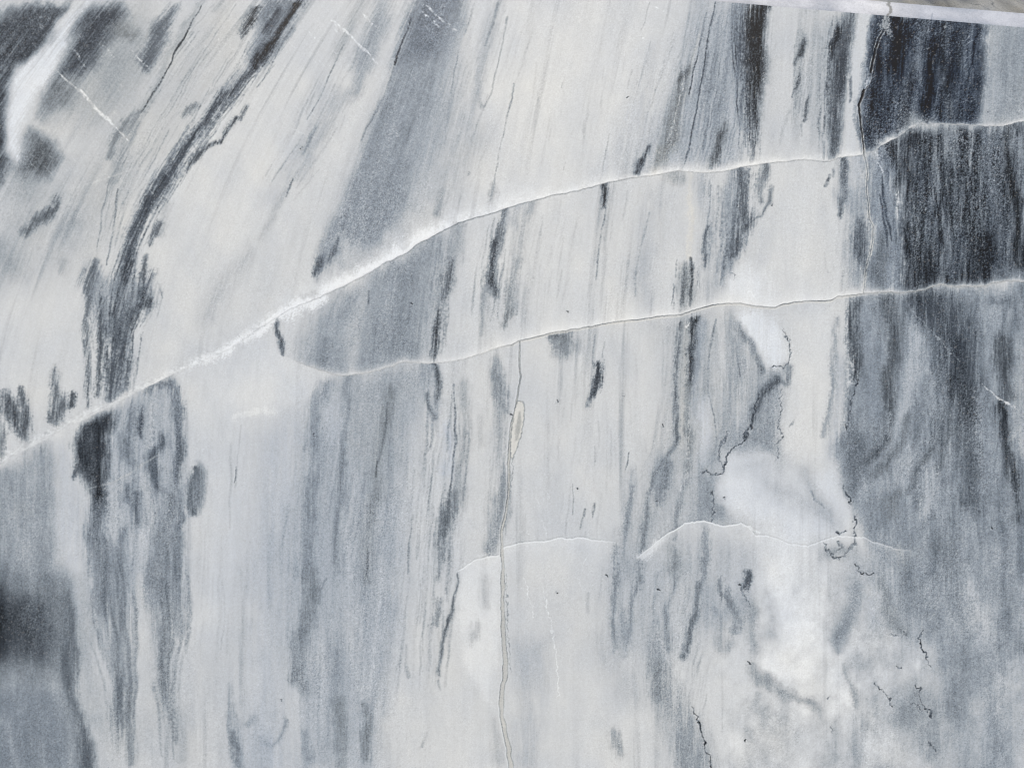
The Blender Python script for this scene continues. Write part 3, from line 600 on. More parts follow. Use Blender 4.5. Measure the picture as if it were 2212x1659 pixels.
# ---- right, grey field
G('B', .575, .93, "1838,648 1862,636 1950,636 2065,622 2240,612 2240,1240 2150,1260 2000,1260 1900,1210 1872,1165 1850,1110 1826,1062 1808,1000 1810,965 1826,930 1836,860 1846,800 1838,740", 8, 3, -.45, .12)
G('B', .635, .85, "1900,1190 2000,1220 2240,1180 2240,1400 2100,1420 2040,1460 1960,1340 1900,1290 1850,1220", 34, 5, -.4)
TH('B', .34, .4, "2040,630,160 2060,760,140 2080,900,110 2090,1080,100", 120, 111, (.6, 3), (.04, .3), 2.6)
TH('B', .71, .6, "2010,640,170 1980,800,120 1950,950,90 1900,1050,50", 80, 112, (.8, 4), (.05, .3), 3, -.6)
TH('B', .70, .6, "2140,650,60 2130,900,50 2140,1200,50", 40, 113, (.8, 4), (.05, .3), 3, -.6)
TH('B', .42, .5, "1920,660,60 1925,850,50 1900,980,40", 50, 114, (.6, 3), (.06, .3), 2.6)
TH('B', .48, .45, "2080,1050,100 2060,1250,110 2080,1500,110 2090,1650,110", 90, 115, (.6, 3), (.04, .3), 3)
STRI('B', .045, "1840,650 2230,612 2230,1300 1900,1250 1830,1000", 20, 20, 150, 831)
STRI('B', .025, "1840,650 2230,612 2230,1400 1900,1250 1830,1000", 20, 7, 60, 841)
S('B', .30, .9, "2010,650,50 2040,690,56 2062,740,50 2080,790,36", 20, 7, -.25)
S('B', .32, .9, "2060,820,36 2085,860,40 2090,900,34", 20, 6, -.1)
S('B', .37, .85, "1918,650,15 1926,700,14 1928,750,15 1925,800,11 1918,850,9 1922,890,9 1916,930,9 1905,962,9 1890,980,8", 10, 5, -.05)
S('B', .60, .85, "1868,670,10 1872,740,12 1880,800,14 1888,870,16 1888,900,10", 10, 4, -.6)
S('B', .56, .7, "1900,780,7 1892,740,5", 7, 3, -.6)
S('B', .36, .9, "1848,655,6 1842,690,8 1846,735,9 1850,780,9 1849,815,6", 7, 4, -.1)
S('B', .44, .8, "1840,840,3 1838,900,8 1840,950,12 1850,1000,16", 9, 4, -.3)
B('B', .28, .8, "1850,795,.8 1851,825,1.3 1846,850,1.3 1839,868,1.6 1837,890,1.6 1832,905,1.8 1829,930,1.2")
S('B', .48, .85, "1850,960,22 1855,1000,24 1852,1030,14 1835,1052,8", 14, 5, -.3)
S('B', .57, .7, "1888,950,12 1885,965,9", 8, 3, -.5)
S('B', .70, .95, "1982,730,16 1970,790,20 1970,840,20 1960,880,16 1945,930,14 1925,990,16 1900,1030,15 1872,1055,9", 14, 5, -.45)
S('B', .55, .8, "2000,820,12 1995,880,12 1985,930,8", 10, 4, -.4)
S('B', .68, .7, "1955,985,18 1930,1030,16 1910,1050,10", 14, 4, -.3)
S('B', .43, .9, "2090,930,28 2100,980,30 2105,1040,26 2095,1090,22", 16, 6, -.2)
S('B', .68, .8, "2050,1060,6 2030,1120,8 2000,1170,8", 9, 3, -.4)
S('B', .40, .85, "1915,800,6 1922,850,8 1920,905,8 1908,950,7 1888,985,7 1872,1000,4", 6, 4, 0)
S('B', .44, .7, "1880,1030,5 1910,1010,6 1940,960,6 1965,900,5", 7, 3, 0)
S('B', .66, .7, "1900,960,5 1912,930,6 1916,900,5", 6, 3, -.5)
S('B', .45, .7, "1985,1090,4 2010,1040,5 2040,980,6 2055,930,5", 7, 3, 0)
S('B', .47, .8, "2040,900,16 2030,950,14", 14, 5, -.2)
S('B', .44, .85, "2014,965,4 2000,990,7 1985,1012,7 1970,1040,5 1962,1055,2", 5, 3, -.1)
S('B', .50, .7, "1940,1055,6 1920,1080,8 1925,1120,8", 8, 3, .0)
S('B', .71, .95, "2012,1020,13 2008,1050,17 2002,1085,14 1990,1120,10", 12, 4, -.35)
S('B', .62, .8, "2122,850,10 2122,900,12 2128,960,14 2135,1010,14 2125,1040,12", 10, 4, -.5)
S('B', .58, .7, "2135,690,16 2138,740,14 2140,790,12", 12, 4, -.5)
S('B', .36, .85, "2165,730,10 2168,780,12 2172,830,12 2180,850,14 2195,850,10", 8, 4, 0)
S('B', .44, .7, "2140,640,8 2180,650,5 2195,690,4 2200,720,4", 6, 3)
S('B', .27, .92, "2160,880,12 2166,920,10 2172,960,9 2180,1000,9 2188,1030,9 2195,1060,7 2200,1120,6", 6, 4, .05)
S('B', .69, .85, "2208,770,8 2203,880,12 2200,930,10 2208,980,8", 8, 3, 0)
S('B', .50, .6, "2160,1060,8 2180,1130,10 2170,1220,8", 10, 4)
S('B', .62, .7, "2200,1100,4 2160,1100,8 2150,1040,8", 10, 3, -.4)
S('B', .66, .7, "2130,1200,12 2150,1300,16 2200,1260,16", 20, 4, -.3)
S('B', .64, .7, "1935,1195,12 1950,1215,10 1975,1200,10", 12, 3, .15)
S('B', .52, .6, "2030,1180,26 2060,1230,26", 26, 5, -.1)
S('B', .52, .8, "2050,1245,12 2060,1285,9 2058,1250,6", 8, 4)
STRI('B', .035, "1560,1280 2230,1250 2230,1680 1560,1680", 60, 60, 80, 851)
# lower right
S('B', .865, .95, "1668,1160,26 1690,1200,40 1700,1260,52 1712,1320,60 1722,1370,52", 34, 3, -.2)
S('B', .845, .8, "1745,1190,16 1770,1250,22 1780,1320,26 1770,1400,36", 30, 3, -.1)
S('B', .835, .9, "1640,1395,26 1700,1420,44 1770,1450,50 1820,1500,30", 34, 3, .1)
S('B', .81, .7, "1560,1400,20 1610,1410,30 1650,1440,30", 30, 3, 0)
S('B', .72, .7, "1660,1290,8 1675,1330,12 1668,1360,8", 14, 3, -.3)
S('B', .60, .85, "1845,1265,12 1850,1290,14 1845,1320,12 1832,1355,14 1815,1380,14 1812,1400,7", 11, 4, -.3)
S('B', .74, .7, "1880,1300,12 1890,1340,14", 14, 3, -.5)
S('B', .54, .85, "1905,1260,6 1915,1300,6 1922,1325,9 1935,1350,9 1952,1365,7", 7, 4, .05)
S('B', .56, .8, "1975,1260,14 1990,1300,20 2010,1350,22", 18, 6, -.3)
S('B', .56, .75, "2060,1270,8 2070,1330,12 2080,1400,14 2075,1480,20 2060,1520,24", 18, 5, -.25)
S('B', .72, .7, "2120,1320,18 2140,1400,16", 18, 4, -.3)
S('B', .56, .8, "2185,1290,8 2175,1330,12 2200,1400,14", 16, 4, -.3)
S('B', .60, .75, "2140,1500,16 2160,1580,22 2150,1640,20", 22, 4, -.35)
S('B', .60, .7, "1960,1520,26 1990,1560,30 2010,1620,26", 24, 5, -.1)
S('B', .64, .7, "1870,1570,20 1865,1620,24", 22, 4, -.1)
S('B', .76, .7, "1920,1470,16 1935,1500,12", 18, 3, -.3)
S('B', .79, .8, "1900,1620,14 1960,1650,18", 18, 3, .1)
S('B', .55, .7, "1660,1466,8 1690,1490,9 1740,1515,7 1770,1530,6", 10, 5, .1)
S('B', .58, .7, "1628,1440,8 1645,1470,14 1660,1478,10", 12, 4, .1)
S('B', .60, .7, "1822,1440,2 1833,1470,3 1840,1500,3 1848,1530,4", 5, 2)
S('B', .77, .7, "1700,1590,40 1740,1640,40", 34, 3, .2)
B('B', .25, .9, "1995,1362,.8 1990,1368,1.6 1984,1374,1.6 1987,1384,1.6 1989,1396,2.2 1994,1406,2.2 2001,1409,1.4 2003,1418,1.4 1998,1420,1 2005,1432,1 2012,1442,.8")
B('B', .30, .85, "1890,1475,1.2 1896,1487,1.6 1903,1492,.8 1918,1503,.8 1925,1510,1.6 1924,1519,1.4 1928,1526,1")
B('B', .32, .85, "1977,1480,1 1982,1488,1.4 1990,1487,1 1984,1500,.6 1992,1518,1 2000,1530,1.4 2010,1535,3.6 2011,1550,2")
B('B', .36, .8, "1969,1522,.8 1980,1520,1 1987,1533,1 2002,1537,1")
B('B', .30, .85, "1938,1439,1.4 1943,1443,2 1948,1440,1")
B('B', .36, .8, "2005,1602,1.2 2017,1613,1.6 2022,1620,1.4")
B('B', .34, .8, "1950,1364,1.2 1956,1366,1 1958,1371,1.2 1951,1370,.8")
B('B', .34, .7, "1925,1368,.8 1932,1374,1.2 1940,1372,.8")
B('B', .40, .7, "1786,1510,.8 1793,1506,1")
B('B', .40, .6, "1795,1570,1 1800,1582,1")
B('B', .28, .9, "1822,1052,1 1828,1066,2 1838,1078,2.4 1836,1090,1")
B('B', .34, .85, "1843,1112,1.4 1848,1128,2.4 1846,1145,2 1847,1158,1.6 1846,1172,2")
B('B', .34, .85, "1780,1174,2.2 1786,1188,2.4 1797,1194,2.4 1803,1206,2 1815,1206,1.6 1827,1200,1.6 1832,1188,2.6 1842,1178,4.5 1851,1176,4")
B('B', .30, .9, "1808,1150,2.6 1812,1156,2 1828,1146,1.8")
B('B', .30, .9, "1812,1172,2.4 1818,1180,2.4 1806,1192,1.8")
B('B', .26, .92, "1845,1218,1.6 1853,1226,1.6 1857,1236,1.8 1866,1240,1.6 1876,1241,1.8 1888,1240,1.2")
S('B', .52, .6, "1790,1200,12 1830,1190,16", 12, 4)
# lower middle lines
S('B', .72, .7, "1330,1190,16 1335,1300,24 1345,1380,26 1420,1330,30 1440,1250,24", 24, 4, -.3)
S('B', .52, .8, "1330,1180,2 1328,1240,2.6 1323,1290,3.6 1322,1340,3 1326,1400,4", 4, 3)
S('B', .54, .8, "1374,1250,3 1366,1290,2.4 1362,1340,3 1353,1390,4", 4, 3)
S('B', .60, .7, "1345,1320,4 1348,1380,6 1350,1420,5", 5, 3)
S('B', .60, .8, "1440,1185,8 1455,1220,13 1445,1240,12", 8, 4, .1)
S('B', .54, .7, "1452,1190,1.4 1455,1260,2 1447,1320,4 1445,1360,6 1450,1400,6", 4, 3)
S('B', .62, .7, "1418,1244,2 1415,1300,3 1418,1350,5", 4, 3)
S('B', .61, .85, "1418,1360,8 1425,1420,20 1430,1480,28 1460,1540,30 1490,1600,34 1500,1680,40", 22, 6, -.1)
S('B', .56, .6, "1425,1450,16 1430,1490,18", 18, 5, .1)
S('B', .50, .85, "1530,1132,2.6 1531,1160,3 1526,1200,3 1522,1225,4", 4, 2)
S('B', .55, .8, "1520,1230,4 1516,1250,5 1505,1262,5", 4, 2)
S('B', .44, .88, "1506,1255,2.4 1508,1272,6 1504,1290,4 1503,1320,3 1500,1340,5 1494,1352,3 1486,1385,2.4 1478,1412,2.4", 3.4, 2, -.1)
S('B', .66, .8, "1530,1280,20 1545,1330,22 1590,1300,20", 20, 4, -.4)
S('B', .50, .85, "1556,1248,3 1562,1270,4 1572,1290,7 1582,1312,7 1594,1335,7 1592,1360,8", 6, 4, -.15)
S('B', .62, .8, "1560,1360,6 1562,1400,7 1580,1390,10", 9, 4, -.1)
S('B', .60, .8, "1540,1315,3 1552,1340,3 1560,1360,4", 4, 2)
S('B', .38, .88, "1614,1240,6 1618,1252,8 1612,1262,6 1604,1268,2.4", 5, 3, -.2)
B('B', .40, .8, "1600,1260,1.6 1603,1280,1 1614,1296,.8 1622,1312,1.4")
S('B', .62, .7, "1625,1310,8 1628,1360,8 1632,1400,8", 9, 4, -.1)
B('B', .20, .95, "1496,1528,.7 1501,1540,1.4 1507,1548,1.4 1510,1560,2.2 1512,1572,2 1517,1582,1.2 1521,1600,1.4 1524,1618,1.4 1528,1626,1.4 1533,1634,1 1536,1662,1.2")
B('B', .80, .7, "1420,1350,.8 1424,1375,.8 1436,1410,1 1452,1440,1 1466,1470,1 1480,1495,.8")
S('B', .71, .7, "1130,1380,8 1138,1430,20 1145,1540,26 1130,1640,30", 26, 4, -.4)
S('B', .58, .8, "1325,1590,6 1333,1612,9 1340,1620,6", 8, 4, .1)
S('B', .66, .6, "1270,1280,2 1270,1320,3", 4, 2)
S('B', .72, .7, "1290,1380,20 1330,1440,24 1370,1500,24", 26, 4, -.1)
# ---- the seams: pale calcite, brightest right above the break
amp = np.interp(gx, [0, 300, 560, 700, 1000, 1120, 1900, 1990, 2040, 2120, 2212], [.22, .4, .8, 1, .9, .75, .75, .7, .5, .55, .8])[None, :]
fal = np.interp(gx, [0, 400, 560, 760, 960, 1100, 1300, 1880, 1910, 2000, 2060, 2212], [7, 9, 15, 30, 30, 24, 12, 11, 16, 9, 3, 8])[None, :]
d1 = y1-Y
falv = fal*np.clip(1+.45*fbm(X/34, Y/34, 501, 3), .35, 1.8)
CRY = fbm(X/7, Y/5, 505, 3, .7)
a = np.where(d1 > -.6, np.exp(-(np.clip(d1, 0, None)/falv)**1.35), 0)*amp*.95*(1+.12*CLOUD+.16*CRY)
V += (.885-V)*np.clip(a, 0, 1); WARM += (np.where(X > 1250, .4, -.15)-WARM)*np.clip(a, 0, 1)*.8
S('A', .81, .6, "-10,1004,3 50,968,4 125,932,5 215,884,5 270,858,5 342,826,6 400,796,6 500,750,7 560,712,7", 6, 0, .1)
S('A', .90, 1, "553,716,9 600,690,9 640,668,8 700,636,8", 6, 0, -.2)
S('A', .89, .95, "420,785,5 510,745,10 553,718,6 580,700,6", 5, 1, -.1)
V += .035*CRY*np.exp(-(np.abs(d1-4)/12)**2)*np.interp(gx, [0, 900, 1100], [1, 1, .2])[None, :]
G('B', .82, .75, "480,860 515,905 560,900 600,880 650,848 655,800 610,770 560,760 520,790", 16, 2, .1, .1)
S('B', .855, .85, "505,905,3 535,902,6 565,894,6 592,882,3", 4, 1, .2)
S('A', .74, .7, "655,641,8 680,632,11 700,628,4", 3, 0, 0)
S('U', .92, .85, "700,628,6 740,608,9 800,576,12 860,545,14 910,515,12 960,488,9", 8, 1, -.2)
S('U', .70, .45, "868,528,4 878,522,3", 3, 0)
S('L', .84, .8, "505,908,2 530,905,4 560,897,4 590,884,2", 3, 1, .1)
S('L', .80, .6, "560,755,20 600,800,20 630,840,10", 18, 2, -.3)
amp2 = np.interp(gx, [560, 700, 760, 1050, 1100, 1880, 1960, 2212], [.1, .4, .7, .85, .95, .95, .85, .85])[None, :]
fal2 = np.interp(gx, [560, 760, 1000, 1120, 1560, 1650, 1850, 1900, 1950, 2120, 2212], [3, 6, 11, 17, 15, 22, 16, 7, 4, 5, 7])[None, :]
d2 = y2-Y
a = np.where((d2 > -.6) & (X > 560), np.exp(-np.clip(d2, 0, None)/fal2), 0)*amp2*.95
V += (.862-V)*np.clip(a, 0, 1); WARM += (.4-WARM)*np.clip(a, 0, 1)*.85
# the ridge line of the second seam, with its hairline
yy = (Y-y2)
xa = sstep(1075, 1120, X)
ridge = np.exp(-((yy-2.6)/2.2)**2)*xa*np.interp(gx, [1100, 1800, 1900, 2212], [1, 1, .3, .0])[None, :]
V += (.80-V)*ridge*.85; WARM += (.9-WARM)*ridge*.8
hair = np.exp(-((yy+.2)/1.1)**2)*xa*np.clip(.75+.5*vnoise(X/26, Y*0+2.2, 210), 0, 1)*np.interp(gx, [1100, 1450, 1500, 1780, 1850, 2212], [.6, .6, .85, .75, .35, .2])[None, :]
V += (.50-V)*hair
hair1 = np.exp(-((Y-y1-.5)/1.2)**2)*np.interp(gx, [820, 900, 1100, 1500, 1700, 1850, 1900, 2212], [0, .5, .45, .15, .3, .25, .2, .1])[None, :]
V += (.55-V)*hair1
# shade of the stone just below each seam: the pattern is cut and shifted there
# lower seam: paler below it
for s, am, fa in (("990,1232 1023,1211 1053,1202 1078,1200 1085,1184 1106,1176 1153,1169 1188,1166 1211,1160 1236,1165 1248,1159 1286,1167 1326,1170 1350,1178", .85, 30),
                  ("1378,1204 1401,1185 1426,1165 1441,1154 1466,1140 1478,1129 1496,1127 1521,1125 1543,1131 1568,1135 1601,1130 1618,1137 1631,1155 1656,1157 1680,1164 1710,1176 1745,1180 1780,1165 1815,1157 1845,1159 1867,1161 1885,1170 1910,1176 1930,1184 1960,1187 2005,1199", .8, 22)):
    p = P2(s); yl = np.interp(gx, p[:, 0], p[:, 1])+jig*1.3
    m = sstep(p[0, 0]-6, p[0, 0]+10, gx)*(1-sstep(p[-1, 0]-90, p[-1, 0], gx))
    m = m*np.interp(gx, [990, 1350, 1380, 1450, 1640, 1760, 1860, 2000], [1, .9, .6, .9, .9, .8, .45, .45])
    d = Y-yl[None, :]
    a = np.where(d > -.7, np.exp(-np.clip(d, 0, None)/fa), 0)*m[None, :]*am
    V += (np.maximum(.835, V)-V)*np.clip(a, 0, 1)
    ed = np.exp(-((d-1.2)/1.6)**2)*m[None, :]
    V += (.89-V)*ed*.85; V -= np.exp(-((d+1.6)/1.4)**2)*m[None, :]*.05
S('B', .84, .8, "1378,1203,3 1401,1188,6 1426,1168,6", 5, 1, -.2)
B('B', .86, .8, "1618,1137,3 1628,1146,4 1640,1150,3")
# pale streaks that cross the layers
S('A', .80, .6, "147,412,1 200,394,1.4 245,380,2 280,370,1.4 318,361,1", 2.5, 0)
S('A', .76, .5, "-5,507,1.5 35,497,1.5", 2.5, 0)
S('B', .74, .6, "190,1056,1.5 230,1044,1.8 270,1030,1.5 307,1004,1.5 345,982,1", 2.5, 0, .4)
def scratch(x0, y0, x1_, y1_, n, w=1.0, seed=0, val=.90, al=.75):
    r = np.random.default_rng(seed)
    for k in range(n):
        t = r.random(); L = r.uniform(.02, .09)
        cx = x0+(x1_-x0)*t+r.normal(0, 1.2); cy = y0+(y1_-y0)*t+r.normal(0, 1.2)
        dx, dy = (x1_-x0)*L/2, (y1_-y0)*L/2
        S('A', val, al*r.uniform(.5, 1), "%f,%f,%f %f,%f,%f" % (cx-dx, cy-dy, w*.4, cx+dx, cy+dy, w*.8), 1.2, 0)
S('A', .90, .9, "125,154,.7 150,178,1.7 175,198,1.8 205,228,1.3 232,256,1.5 255,284,1.2 276,303,1.2", 1.2, 0)
scratch(125, 154, 276, 303, 26, 1.5, 1)
S('A', .90, .85, "718,45,.6 745,66,1.1 770,92,1.3 790,110,1.6 800,121,.8", 1.2, 0)
scratch(718, 45, 815, 137, 24, 1.6, 2)
scratch(780, 28, 820, 66, 14, 1.4, 3); scratch(655, 58, 690, 92, 12, 1.3, 4); scratch(282, 108, 325, 150, 12, 1.2, 5)
scratch(160, 108, 186, 146, 14, 1.4, 6); scratch(215, 92, 250, 130, 10, 1, 7); scratch(905, 5, 990, 70, 34, 1.5, 8, .84)
scratch(890, 10, 950, 60, 20, 1.5, 9, .84); scratch(860, 25, 885, 60, 10, 1.2, 10); scratch(465, 80, 505, 110, 8, 1.2, 11)
scratch(1400, 5, 1470, 55, 16, 1.2, 12); scratch(590, 255, 740, 330, 14, 1, 13, .85, .5); scratch(1000, 15, 1040, 60, 8, 1.2, 14)
scratch(175, 150, 215, 180, 10, 1, 15, .8)
for k in range(260):                              # scattered glints upper left, all one way
    r = np.random.default_rng(500+k); cx, cy = r.uniform(60, 1000), r.uniform(0, 420)
    L = r.uniform(1.5, 9)
    S('A', .86, r.uniform(.15, .5), "%f,%f,.4 %f,%f,.7" % (cx-L, cy-L, cx+L, cy+L), 1.1, 0)
for k in range(230):                             # short glints on the black field
    r = np.random.default_rng(900+k); cx, cy = r.uniform(1900, 2210), r.uniform(50, 265)
    L = r.uniform(1.5, 5.5)
    B('A', .60, r.uniform(.15, .6), "%f,%f,.5 %f,%f,.7" % (cx-L, cy+L*.75, cx+L, cy-L*.75))
B('A', .70, .8, "2078,90,.8 2090,82,.8 2100,74,.6"); B('A', .70, .8, "2080,100,.8 2100,88,.6")
B('U', .66, .7, "2040,221,.5 2075,219,.6 2110,218,.5"); B('U', .56, .7, "1870,214,.5 1900,213,.5")
S('U', .62, .8, "2036,72,1.5 2043,60,2 2046,54,2", 2, 0, .2)
# long white hairlines lower middle
B('B', .90, .85, "1131,1248,.6 1140,1275,.8 1147,1300,.7 1153,1335,.7"); B('B', .90, .95, "1172,1270,.5 1182,1312,.9 1189,1345,1 1196,1385,.9 1201,1410,1 1205,1450,.9 1207,1502,.9")
B('B', .88, .7, "1160,1078,.6 1166,1094,.6"); B('B', .88, .7, "1172,1125,.6 1181,1155,.7"); B('B', .88, .6, "1180,1060,.6 1192,1085,.5")
B('B', .88, .6, "1270,1200,1 1262,1215,1"); B('B', .88, .7, "1246,1246,.8 1256,1268,.8")
B('A', .86, .7, "1395,1212,1 1408,1200,1")
# right diagonal hairline and its bright end
B('B', .62, .85, "1952,642,.6 1966,664,.8 1982,685,1.2 2000,702,1 2020,724,1.3 2036,742,.7 2055,765,.5 2076,786,.5")
B('B', .66, .6, "1972,755,.7 2000,742,.7"); B('B', .6, .6, "2100,680,.6 2140,665,.6"); B('B', .60, .6, "1908,740,.6 1912,765,.8 1917,785,.6")
B('B', .58, .5, "1860,820,.6 1900,826,.6 1930,834,.5")
sl_beige = "2120,828,1 2134,842,1.6 2147,853,2 2165,864,2.2 2180,873,2.2 2192,881,1.6 2200,885,.8"
B('B', .84, .95, sl_beige)
# white chips
B('A', .92, .95, "1620,626,2 1624,634,2.6 1628,640,2"); B('A', .88, .8, "1575,595,1 1582,590,1 1586,598,1"); B('A', .40, .7, "1580,592,.7 1588,594,.8 1586,602,.7")
B('A', .88, .8, "1484,704,3 1488,700,2"); B('A', .9, .8, "1388,83,2 1387,86,1.6")
# ---- dark specks
for x, y, w in ((679, 939, 2.6), (1431, 919, 1.8), (1562, 1074, 2), (1422, 1274, 2.4), (1619, 1432, 2.4), (1610, 1598, 1.5), (1310, 1244, 2), (2143, 1140, 2.4), (2190, 1020, 2.2),
                (889, 655, 2), (1205, 867, 1.2), (1105, 896, 2), (1247, 1054, 1.3), (1419, 1081, 1.2), (1346, 855, .1), (1356, 211, 1.2), (652, 319, 1.4), (2194, 1060, 1.4), (2135, 243, 1.3), (1667, 442, 1.4), (1224, 671, 1), (1203, 1279, 1.1), (608, 1511, 2), (1598, 1262, 2)):
    B('A', .17, .95, "%f,%f,%f %f,%f,%f" % (x-1.2, y, w, x+1.2, y+.6, w*.8))
# ---- upright crack in the middle, filled with beige mineral
VC = P2("1122,738 1123,785 1125,815 1119,838 1115,875 1108,905 1104,918 1100,968 1098,1018 1099,1055 1095,1105 1083,1146 1084,1180 1087,1218 1087,1260 1085,1319 1088,1369 1091,1419 1090,1469 1084,1494 1084,1544 1091,1584 1099,1619 1104,1662")
VCw = np.interp(np.arange(len(VC)), [0, 4, 7, 10, 13, 16, 23], [1.1, 1.6, 2.4, 2.2, 3.0, 4.6, 4.2])
vy = gy; vx = np.interp(gy, VC[:, 1], VC[:, 0])+1.6*vnoise(gy/17, gy*0+1.5, 301)+.8*vnoise(gy/6, gy*0+1.5, 302)
vw = np.interp(gy, VC[:, 1], VCw)*(1+.25*vnoise(gy/23, gy*0+4, 303))
on = ((gy > 738))[:, None]
dv = (X-vx[:, None]); wv = vw[:, None]
core = sstep(-1, 1, wv-np.abs(dv))*on
V += (.735-V)*core*.85; WARM += (.95-WARM)*core*.9
for sgn, k in ((-1, .75), (1, .6)):
    ln = np.exp(-((dv-sgn*wv)/.9)**2)*on*np.clip(.7+.6*vnoise(X/5, Y/19, 310+sgn), 0, 1)
    V += (.45-V)*ln*k
core2 = np.exp(-((dv+wv+2)/1.4)**2)*on
V += (.84-V)*core2*.5
ls = poly = P2("1119,866 1130,868 1133,880 1131,912 1127,935 1121,955 1113,978 1107,992 1103,985 1103,950 1107,915 1112,882")
E = poly_edge(ls, X, Y) if False else None
slb = box(ls, 10); E = poly_edge(ls, X[slb]+.8*GR[slb], Y[slb]+.8*GR[slb])
LENS = np.zeros_like(V); LENS[slb] = sstep(-.8, .8, E)
V += (.80-V)*LENS; WARM += (1.0-WARM)*LENS
rim = np.zeros_like(V); rim[slb] = np.exp(-(E/1.3)**2); V += (.58-V)*rim*.6
E2, _ = seg_edge(P3("1121,893,3 1121,912,6 1117,932,5 1115,948,3"), WXf, WYf) if True else None
a = sstep(-2.5, 2.5, E2); V += (.69-V)*a*.8; WARM += (1.5-WARM)*a*.5
H -= .35*core
# side hairline right of it
B('B', .52, .8, "1108,992,.8 1106,1020,.7 1102,1060,.6"); B('B', .55, .7, "1092,1240,.7 1096,1300,.8 1097,1360,1 1102,1420,.8 1104,1450,.8")
# ---- crack upper right
RC = P2("1917,-20 1918,0 1920,22 1914,45 1910,65 1900,82 1890,110 1886,130 1880,160 1877,178 1866,197 1855,228 1857,250 1860,275 1865,312 1867,335 1871,352 1874,370 1872,415 1876,440 1877,470 1886,490 1885,520 1880,548 1870,580 1868,600 1866,634")
rx = np.interp(gy, RC[:, 1], RC[:, 0])+1.0*vnoise(gy/9, gy*0+1.5, 321)
dr = X-rx[:, None]; onr = ((gy < 634))[:, None]
dk = np.interp(gy, [0, 40, 120, 170, 195, 235, 300, 330, 345, 500, 600], [.4, .2, .6, .5, 1, 1, .8, .5, .15, .25, .2])[:, None]
wd = np.interp(gy, [0, 60, 180, 200, 235, 300, 630], [3, 3, 3, 3.4, 2.4, 1.6, 1.2])[:, None]
a = sstep(-1, 1, wd-np.abs(dr))*onr
V += (.10-V)*a*dk
for sgn, k in ((-1, .8), (1, .75)):
    kk = np.interp(gy, [0, 60, 160, 180, 230, 330, 480, 630], [.9, .8, .7, .3, .6, 1, 1, 1])[:, None]
    ln = np.exp(-((dr-sgn*(wd+.6))/1.0)**2)*onr*np.clip(.7+.7*vnoise(X/5, Y/9, 330+sgn), 0, 1)
    V += (.80-V)*ln*k*kk*1.15; WARM += (1.2-WARM)*ln*k*kk
a_dark_crack = a*dk; H += .5*np.exp(-np.clip(d1, 0, None)/np.maximum(fal*.7, 4))*(d1 > 0)*np.interp(gx, [0, 500, 700, 1900, 2212], [.1, .4, 1, .5, .4])[None, :]+.45*np.exp(-np.clip(d2, 0, None)/8)*((d2 > 0) & (X > 640)); H -= .4*a*dk
S('U', .66, .85, "1917,30,4 1912,60,7 1914,72,5 1920,80,3", 4, 1, .2)
B('U', .80, .9, "1878,168,3 1874,180,4 1870,190,3"); B('U', .66, .8, "1875,150,2 1880,170,3")
B('M', .80, .9, "1893,330,1 1896,345,1.4 1898,360,1.6 1906,372,1.2 1908,380,.8")
B('M', .80, .9, "1862,578,.9 1861,600,1 1860,628,1.2"); B('M', .76, .7, "1897,480,.8 1890,500,.8")
B('M', .8, .6, "1910,634,.6 1925,618,.6 1940,606,.5")


# ---- fibres, clouds and crystal grain over everything, stronger in the dark layers
def blur(a, r):
    for ax in (0, 1):
        for _ in range(2):
            p = [(0, 0), (0, 0)]; p[ax] = (r+1, r)
            c = np.cumsum(np.pad(a, p, mode='edge'), axis=ax, dtype=np.float64)
            n = a.shape[ax]
            a = ((np.take(c, range(2*r+1, 2*r+1+n), ax)-np.take(c, range(0, n), ax))/(2*r+1)).astype(np.float32)
    return a
# faint veils of grey along the layering in the pale stone
veil = fbm(U/20, Y/420, 381, 4, .6); vm = sstep(.0, 1.2, fbm(U/150, Y/500, 391, 2)+.5)
V -= np.clip(veil-.35, 0, 1)*.07*vm*np.clip((V-.55)/.2, 0, 1)
near = blur(np.clip((.76-V)/.5, 0, 1), 9)
thr = fbm(U/1.9, Y/60, 181, 3, .8)
V -= np.clip(thr-.6, 0, 1)*.17*near*CALM*np.clip(1.25-near, .1, 1)
V += np.clip(-thr-.85, 0, 1)*.08*near*CALM
dark = np.clip((.80-V)/.55, 0, 1)
sm = .45+.55*sstep(60, 620, X+.15*Y)                     # crystals read weaker on the left
MED = fbm(U/24, Y/150, 281, 4, .6); BLOT = fbm(U/11, Y/34, 291, 3, .7)
midd = np.clip(1-np.abs(V-.58)/.2, 0, 1)
V += FIB*(.002+.016*dark)*(.4+.6*sm)+FIB2*(.004+.018*dark)+CLOUD*(.009+.020*dark)+MED*(.005+.026*dark+.012*midd)+BLOT*(.003+.014*dark)+.014*midd*fbm(X/30, Y/40, 295, 4)
gv = np.clip(1+.55*fbm(X/120, Y/160, 611, 3)+.3*MED, .25, 2)
V += (GR*(.003+.034*dark)*(.5+.5*sm)+FINE*(.005+.050*dark)*(.35+.65*sm))*gv
